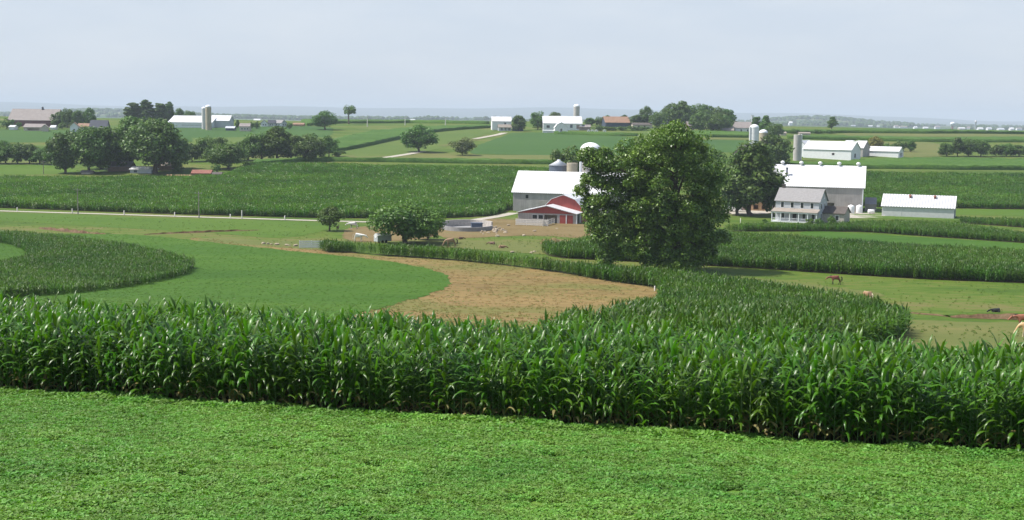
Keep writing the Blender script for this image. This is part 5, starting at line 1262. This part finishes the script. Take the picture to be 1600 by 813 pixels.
# ---- right crest pieces and distant town
far('shed', 'pale low shed in the right crest hedge nearest the dark trees', 'shed', 1224, 208, 9, 3, 2, 6, 0, 'cream', 'roof_tan', Y=790)
far('hay_barn', 'yellowish low shed in the middle of the right crest hedge', 'shed', 1258, 207, 16, 2.6, 1.6, 6, 0, 'cream', 'roof_tan', Y=800)
tn = random.Random(8)
TWN = [(1333, 200, 7, 'white long shed left of centre in the far town'), (1360, 199, 6, 'pale house beside the long white shed of the far town'), (1372, 199.5, 4, 'tiny white house in the left part of the far town'), (1411, 200, 12, 'wide white hall in the middle of the far town'), (1400, 198, 6, 'pale building behind the wide white hall'), (1430, 200.5, 5, 'small white house right of the wide white hall'), (1446, 201, 7, 'low white shed midway along the far town'), (1464, 199, 7, 'white gabled house left of the water tower'), (1502, 201, 10, 'broad pale building right of the water tower'), (1513, 200, 5, 'narrow white house right of the broad pale building'), (1531, 201, 8, 'white house below the thin pale tower'), (1545, 201, 7, 'white shed just right of the thin pale tower'), (1563, 202, 10, 'long white building in the right half of the far town'), (1580, 201, 6, 'white house near the right edge of the far town'), (1592, 202, 8, 'last white building at the right picture edge')]
for i, (px, py, w_, l) in enumerate(TWN):
    Yt = 3300 + (i * 377 % 900); s = Yt / F
    p = at_d(px, Yt); H_ = max(5, (proj(p)[1] - (py - 4)) * s) * .45
    building('town_house', l, 'building', p, rad(tn.uniform(-25, 25)), w_ * s, 12, H_, H_ * .55, tn.choice(['paint_white', 'paint_white', 'cream']), tn.choice(['roof_white', 'roof_silver', 'roof_white', 'roof_pink']), 'gable', 'x', .5, 'buildings of the far town', base=-6, t=.4)
for px, w_, l in [(597, 5, 'white speck of a house right of the windswept tree, on the far plain'), (645, 7, 'white shed on the far plain above the crest poles'), (402, 10, 'long white building on the far plain behind the skyline houses'), (477, 4, 'white house on the far plain left of the solitary crest tree'), (1235, 5, 'pale house on the far plain below the right hills')]:
    Yt = 3300; p = at_d(px, Yt); s = Yt / F
    building('distant_house', l, 'building', p, 0, w_ * s, 10, 6, 4, 'paint_white', 'roof_white', 'gable', 'x', .5, None, base=-4, t=.4)
p = at_d(1488, 3400); s = 3400 / F; hh = (proj(p)[1] - 191) * s
t = thing('water_tower', 'white topped water tower on a reddish leg in the far town', 'tower', p); R_ = 4 * s
b = MB(); b.lathe([(R_ * .45, -3), (R_ * .4, hh - R_ * 1.5)], 16); b.put('leg', M['rust'], t)
b = MB(); b.lathe([(R_ * .4, hh - R_ * 1.5), (R_ * .9, hh - R_ * 1.0), (R_, hh - R_ * .6), (R_ * .8, hh - R_ * .2), (R_ * .3, hh), (.05, hh + .1)], 18); b.put('bowl', M['paint_white'], t)
p = at_d(1524, 3400); hh = (proj(p)[1] - 189) * s
t = thing('town_tower', 'thin pale tower standing above the right of the far town', 'tower', p); b = MB(); b.lathe([(2.6, -3), (2.2, hh * .8), (2.9, hh * .82), (2.9, hh), (.1, hh + 1)], 12); b.put('shaft', M['paint_offwhite'], t)
# ------------------------------------------------------------------ poles and posts
def pole(label, px, py, top, r=.13, mat='pole_wood', arm=True, group=None, Y=None):
    p = at_d(px, Y) if Y else at(px, py); s = mpp(p); h = (proj(p)[1] - top) * s
    t = thing('utility_pole', label, 'pole', p, 0, group)
    b = MB(); b.tube([(0, 0, -.5), (0, 0, h * .5), (0, 0, h)], [r * 1.2, r, r * .8], 8); b.put('shaft', M[mat], t)
    if arm:
        b = MB(); b.box((0, -.16, h - .5), (1.9, .1, .12)); b.put('crossarm', M[mat], t)
        b = MB()
        for x in (-.8, 0, .8): b.tube([(x, -.16, h - .44), (x, -.16, h - .22)], [.05, .035], 6)
        b.put('insulators', M['paint_offwhite'], t)
    return t
pole('grey utility pole by the lane, the one nearer the left picture edge', 122, 335, 294)
pole('tall grey utility pole beside the lane above the sod field', 311, 341, 299)
pole('thin pole left of the left grove beyond the wide corn field', 68, 272, 251, .14)
CP = 'pale poles along the crest'
pole('pale crest pole farthest left, right of the windswept tree', 574, 198, 185, .3, 'post_white', False, CP)
pole('middle pale crest pole above the dark hillside corn', 633, 196, 184, .3, 'post_white', False, CP)
pole('right pale crest pole left of the white crest house', 696, 197, 185, .3, 'post_white', False, CP)
fp = None
for px, py, top in [(27, 331.5, 325), (113, 334.5, 327), (194, 337, 330), (273, 339.5, 332.5), (360, 342, 335.5), (378, 343, 330), (445, 345, 338)]:
    p = at(px, py - .8); s = mpp(p); h = (py - top) * s
    if fp is None:
        fp = thing('lane_post', 'pale weathered wooden post on the far verge of the lane', 'post', p, 0, 'pale posts along the lane')
        b = MB(); b.tube([(0, 0, -.4), (0, 0, 1.0), (0, 0, 1.03)], [.14, .13, .06], 8); b.put('post_shaft', M['post_white'], fp); fp.scale = (1, 1, h)
    else: dup(fp, p, 0, (1, 1, h))
for px, py, top, l in [(1157, 349, 341, 'short white post below the trees by the porch house'), (1023, 455, 447, 'small white stake where the corn strip meets the tip of the ploughed soil')]:
    p = at(px, py); s = mpp(p); h = (py - top) * s; t = thing('fence_post', l, 'post', p); b = MB(); b.tube([(0, 0, -.3), (0, 0, h), (0, 0, h + .03)], [.1, .09, .04], 8); b.put('post_shaft', M['post_white'], t)
# ------------------------------------------------------------------ stones
def stone(seed, n=1):
    rg = np.random.RandomState(seed); bm = bmesh.new(); bmesh.ops.create_icosphere(bm, subdivisions=2, radius=1)
    ph = rg.uniform(0, 6, 3)
    for v in bm.verts:
        c = v.co; k = 1 + .18 * math.sin(c.x * 3 + ph[0]) + .16 * math.sin(c.y * 3.3 + ph[1]) + .12 * math.sin(c.z * 5 + ph[2]); v.co = Vector((c.x * k, c.y * k * .8, c.z * k * .6))
    me = bpy.data.meshes.new('stone'); bm.to_mesh(me); bm.free(); me.materials.append(M['rock']); return me
ST = [stone(i) for i in range(5)]; srg = random.Random(3)
def stones(pxs, label, group, smin, smax):
    for px, py in pxs:
        p = at(px, py); k = srg.uniform(smin, smax); o = part('stone', srg.choice(ST)); o.location = p + Vector((0, 0, k * .25)); o.scale = (k, k, k); o.rotation_euler = (0, 0, srg.uniform(0, 6)); tag(o, label, 'stone', group)
stones([(768 + srg.gauss(8, 12), 360 + srg.uniform(-4, 5)) for _ in range(26)], 'pale fieldstone in the loose heap right of the round concrete tank', 'pale stones heaped in the barnyard', .2, .55)
stones([(795, 353), (818, 369), (778, 370), (870, 358), (800, 395), (830, 396), (835, 394), (880, 400), (755, 366), (835, 362)], 'pale fieldstone lying singly on the barnyard slope', 'single stones on the barnyard slope', .25, .5)
stones([(412, 381.5), (418, 382), (424, 382.5), (433, 383), (448, 384), (452, 384.5), (461, 385)], 'stone along the brown strip left of the white gate panel', 'stones left of the white gate', .25, .55)
b = MB(); p = at(862, 379); s = mpp(p)
t = thing('dirt_mound', 'low tan dirt mound on the slope left of the huge tree', 'mound', p); bm = bmesh.new(); bmesh.ops.create_icosphere(bm, subdivisions=3, radius=1)
for v in bm.verts: v.co = Vector((v.co.x * 16 * s * (1 + .1 * math.sin(v.co.y * 5)), v.co.y * 3.2, v.co.z * (.75 + .2 * math.sin(v.co.x * 6))))
me = bpy.data.meshes.new('heap'); bm.to_mesh(me); bm.free(); me.materials.append(M['earth']); me.polygons.foreach_set('use_smooth', [True] * len(me.polygons)); part('heap', me, t)
# ------------------------------------------------------------------ animals
def skin(name, verts, edges, radii, mat, root=0, sub=2):
    me = bpy.data.meshes.new(name); me.from_pydata(verts, edges, [])
    o = bpy.data.objects.new(name, me); C.objects.link(o)
    md = o.modifiers.new('skin', 'SKIN')
    if not me.skin_vertices: return None
    for i, r in enumerate(radii):
        d = me.skin_vertices[0].data[i]; d.radius = (r, r) if not isinstance(r, tuple) else r; d.use_root = (i == root)
    o.modifiers.new('sub', 'SUBSURF').levels = sub
    dg = bpy.context.evaluated_depsgraph_get(); out = bpy.data.meshes.new_from_object(o.evaluated_get(dg))
    bpy.data.objects.remove(o); out.name = name; out.materials.clear(); out.materials.append(mat)
    out.polygons.foreach_set('use_smooth', [True] * len(out.polygons)); return out
def coat(name, top, low, z0=.45, z1=.8, patches=None):
    mt, nt, b = newmat(name); tc_ = nd(nt, 'ShaderNodeTexCoord'); sx = nd(nt, 'ShaderNodeSeparateXYZ'); nt.links.new(tc_.outputs['Object'], sx.inputs[0])
    mr = nd(nt, 'ShaderNodeMapRange'); mr.inputs['From Min'].default_value = z0; mr.inputs['From Max'].default_value = z1; nt.links.new(sx.outputs['Z'], mr.inputs['Value'])
    f = noise(nt, tc_.outputs['Object'], 3.0, 3, .5)
    c = mix(nt, mr.outputs[0], low, ramp(nt, f, [(.3, tuple(x * .85 for x in top)), (.7, tuple(x * 1.12 for x in top))]))
    if patches:
        f2 = noise(nt, tc_.outputs['Object'], patches[1], 2, .4); c = mix(nt, ramp(nt, f2, [(patches[2], (0, 0, 0)), (patches[2] + .03, (1, 1, 1))]), c, patches[0])
    nt.links.new(c, b.inputs['Base Color']); b.inputs['Roughness'].default_value = .6; return mt
def animal(species, label, px, py, heading, mat, hair, pose, scale=1.0, lying=False, group=None, Y=None, lift=0.0, head=None):
    """heading: angle of the nose in the ground plane (0 = picture right)"""
    cow = species == 'cow'
    V = [(-.72, 0, 1.30), (-.2, 0, 1.24), (.38, 0, 1.28), (.68, 0, 1.36)]; R = [(.27, .30), (.31, .36), (.28, .34), (.19, .24)]
    if cow: V = [(-.82, 0, 1.18), (-.25, 0, 1.08), (.4, 0, 1.10), (.72, 0, 1.2)]; R = [(.28, .27), (.36, .40), (.30, .36), (.19, .22)]
    E = [(0, 1), (1, 2), (2, 3)]
    z3 = V[3][2]
    if pose == 'graze': N = [(.95, 0, z3 - .22), (1.17, 0, z3 - .62), (1.3, 0, .46), (1.36, 0, .30), (1.42, 0, .12)]
    elif pose == 'low': N = [(.98, 0, z3 + .0), (1.22, 0, z3 - .12), (1.36, 0, z3 - .14), (1.52, 0, z3 - .3), (1.72, 0, z3 - .5)]
    else: N = [(.88, 0, z3 + .25), (1.05, 0, z3 + .52), (1.12, 0, z3 + .66), (1.28, 0, z3 + .58), (1.52, 0, z3 + .36)]
    nr = [.16, .12, .125, .105, .07] if not cow else [.17, .15, .15, .13, .10]
    o = len(V); V += N; R += nr; E += [(3, o)] + [(o + i, o + i + 1) for i in range(4)]
    poll = Vector(N[2])
    # ears
    for s_ in (-1, 1):
        k = len(V); V += [tuple(poll + Vector((-.03, s_ * .09, .09))), tuple(poll + Vector((-.05, s_ * (.24 if cow else .12), .12 if cow else .25)))]; R += [.04, .018]; E += [(o + 2, k), (k, k + 1)]
    if not lying:
        for s_ in (-1, 1):
            k = len(V); st = .1 * s_
            V += [(.42, s_ * .17, .98), (.44 + st * .4, s_ * .17, .56), (.42 + st, s_ * .17, .13), (.48 + st, s_ * .17, .03)]; R += [.14, .075, .05, .065]; E += [(2, k), (k, k + 1), (k + 1, k + 2), (k + 2, k + 3)]
            k = len(V); st = -.12 * s_
            V += [(-.62, s_ * .18, .98), (-.84 + st * .5, s_ * .18, .56), (-.78 + st, s_ * .18, .13), (-.71 + st, s_ * .18, .03)]; R += [.17, .075, .052, .065]; E += [(0, k), (k, k + 1), (k + 1, k + 2), (k + 2, k + 3)]
    else:
        for s_ in (-1, 1):
            k = len(V); V += [(.42, s_ * .26, .92), (.72, s_ * .30, .83), (.45, s_ * .36, .78)]; R += [.13, .08, .06]; E += [(2, k), (k, k + 1), (k + 1, k + 2)]
            k = len(V); V += [(-.5, s_ * .32, .95), (-.2, s_ * .42, .84), (-.5, s_ * .46, .79)]; R += [.18, .09, .06]; E += [(0, k), (k, k + 1), (k + 1, k + 2)]
    p = at_d(px, Y) if Y else at(px, py)
    t = thing(species, label, species, p + Vector((0, 0, (-.72 * scale if lying else 0) + lift)), heading, group); t.scale = (scale,) * 3
    part('body', skin('body', V, E, [r if isinstance(r, tuple) else (r, r) for r in R], mat, 1), t)
    b = MB(); z0 = V[0][2]
    if cow: b.tube([(-1.06, 0, z0 + .12), (-1.16, 0, z0 - .1), (-1.15, 0, z0 - .6)], [.04, .03, .025], 6); b.lathe([(.03, 0), (.06, .1), (.03, .28)], 6, (-1.15, 0, z0 - .85))
    else: b.tube([(-.96, 0, z0 + .14), (-1.12, 0, z0 - .05), (-1.14, 0, z0 - .45), (-1.1, 0, z0 - .75)], [.06, .1, .1, .03], 8)
    b.put('tail', hair, t)
    if not cow:
        b = MB(); A = [Vector((.62, 0, z3 + .22)), Vector(N[0]) + Vector((-.06, 0, .16)), Vector(N[1]) + Vector((-.09, 0, .08)), Vector(N[2]) + Vector((-.06, 0, .1))]
        b.tube(A, [.05, .085, .08, .04], 7); b.put('mane', hair, t)
    elif not lying:
        b = MB()
        for s_ in (-1, 1): b.tube([poll + Vector((.0, s_ * .07, .13)), poll + Vector((.02, s_ * .16, .2)), poll + Vector((.06, s_ * .19, .28))], [.03, .024, .008], 6)
        b.put('horns', M['post_white'], t)
    return t
chest = coat('chestnut_coat', (.20, .055, .035), (.03, .02, .015)); bay = coat('red_bay_coat', (.30, .11, .06), (.10, .05, .03)); pal = coat('golden_coat', (.55, .36, .17), (.60, .48, .32)); tan_c = coat('light_brown_coat', (.34, .20, .11), (.26, .16, .10)); red_c = coat('reddish_brown_coat', (.16, .085, .05), (.12, .07, .05))
holst = coat('black_white_coat', (.78, .76, .72), (.78, .76, .72), patches=((.02, .018, .018), 1.3, .52)); whit = coat('white_coat', (.80, .78, .74), (.78, .75, .7), patches=((.03, .025, .025), .8, .66))
blk = plain('black_hair', (.02, .017, .015), .7); crm = plain('flaxen_hair', (.62, .52, .36), .7); wht = plain('pale_hair', (.6, .58, .54), .7)
animal('horse', 'dark chestnut horse grazing alone on the right pasture below the corn belt', 1305, 445, rad(176), chest, blk, 'low', .8)
animal('horse', 'light brown horse half hidden behind the far edge of the curved corn strip', 1355, 474, rad(110), tan_c, crm, 'graze', .9)
animal('horse', 'red brown horse at the right picture edge beyond the golden horse', 1599, 513, rad(172), bay, blk, 'low', .85)
animal('horse', 'golden horse with pale legs grazing at the right picture edge', 1606, 527, rad(168), pal, crm, 'graze', .8)
animal('horse', 'tan horse grazing on open pasture right of the wide dark tree', 704, 387, rad(188), tan_c, blk, 'graze', 1.1)
animal('cow', 'black and white cow standing on bare earth right of the small round tree', 552, 358, rad(186), holst, blk, 'low', 1.05)
animal('cow', 'mostly white cow with a dark head left of the white box trailer', 561, 377.5, rad(-8), whit, wht, 'low', 1.05)
animal('cow', 'small dark brown calf lying on the pasture right of the tan horse', 720, 374, rad(20), red_c, blk, 'low', .62, True)
animal('cow', 'brown calf lying on the slope below the stone heap', 769, 382, rad(170), red_c, blk, 'low', .7, True)
animal('cow', 'greyish brown calf lying lowest on the slope below the stone heap', 784, 388, rad(10), tan_c, blk, 'low', .75, True)
animal('cow', 'black calf lying beside the creek bank at the right', 1556, 488, rad(180), plain('black_coat', (.02, .02, .02), .6), blk, 'low', .6, True)
animal('cow', 'small brown calf standing in the shade of the small round tree', 528, 360, rad(80), red_c, blk, 'up', .6)
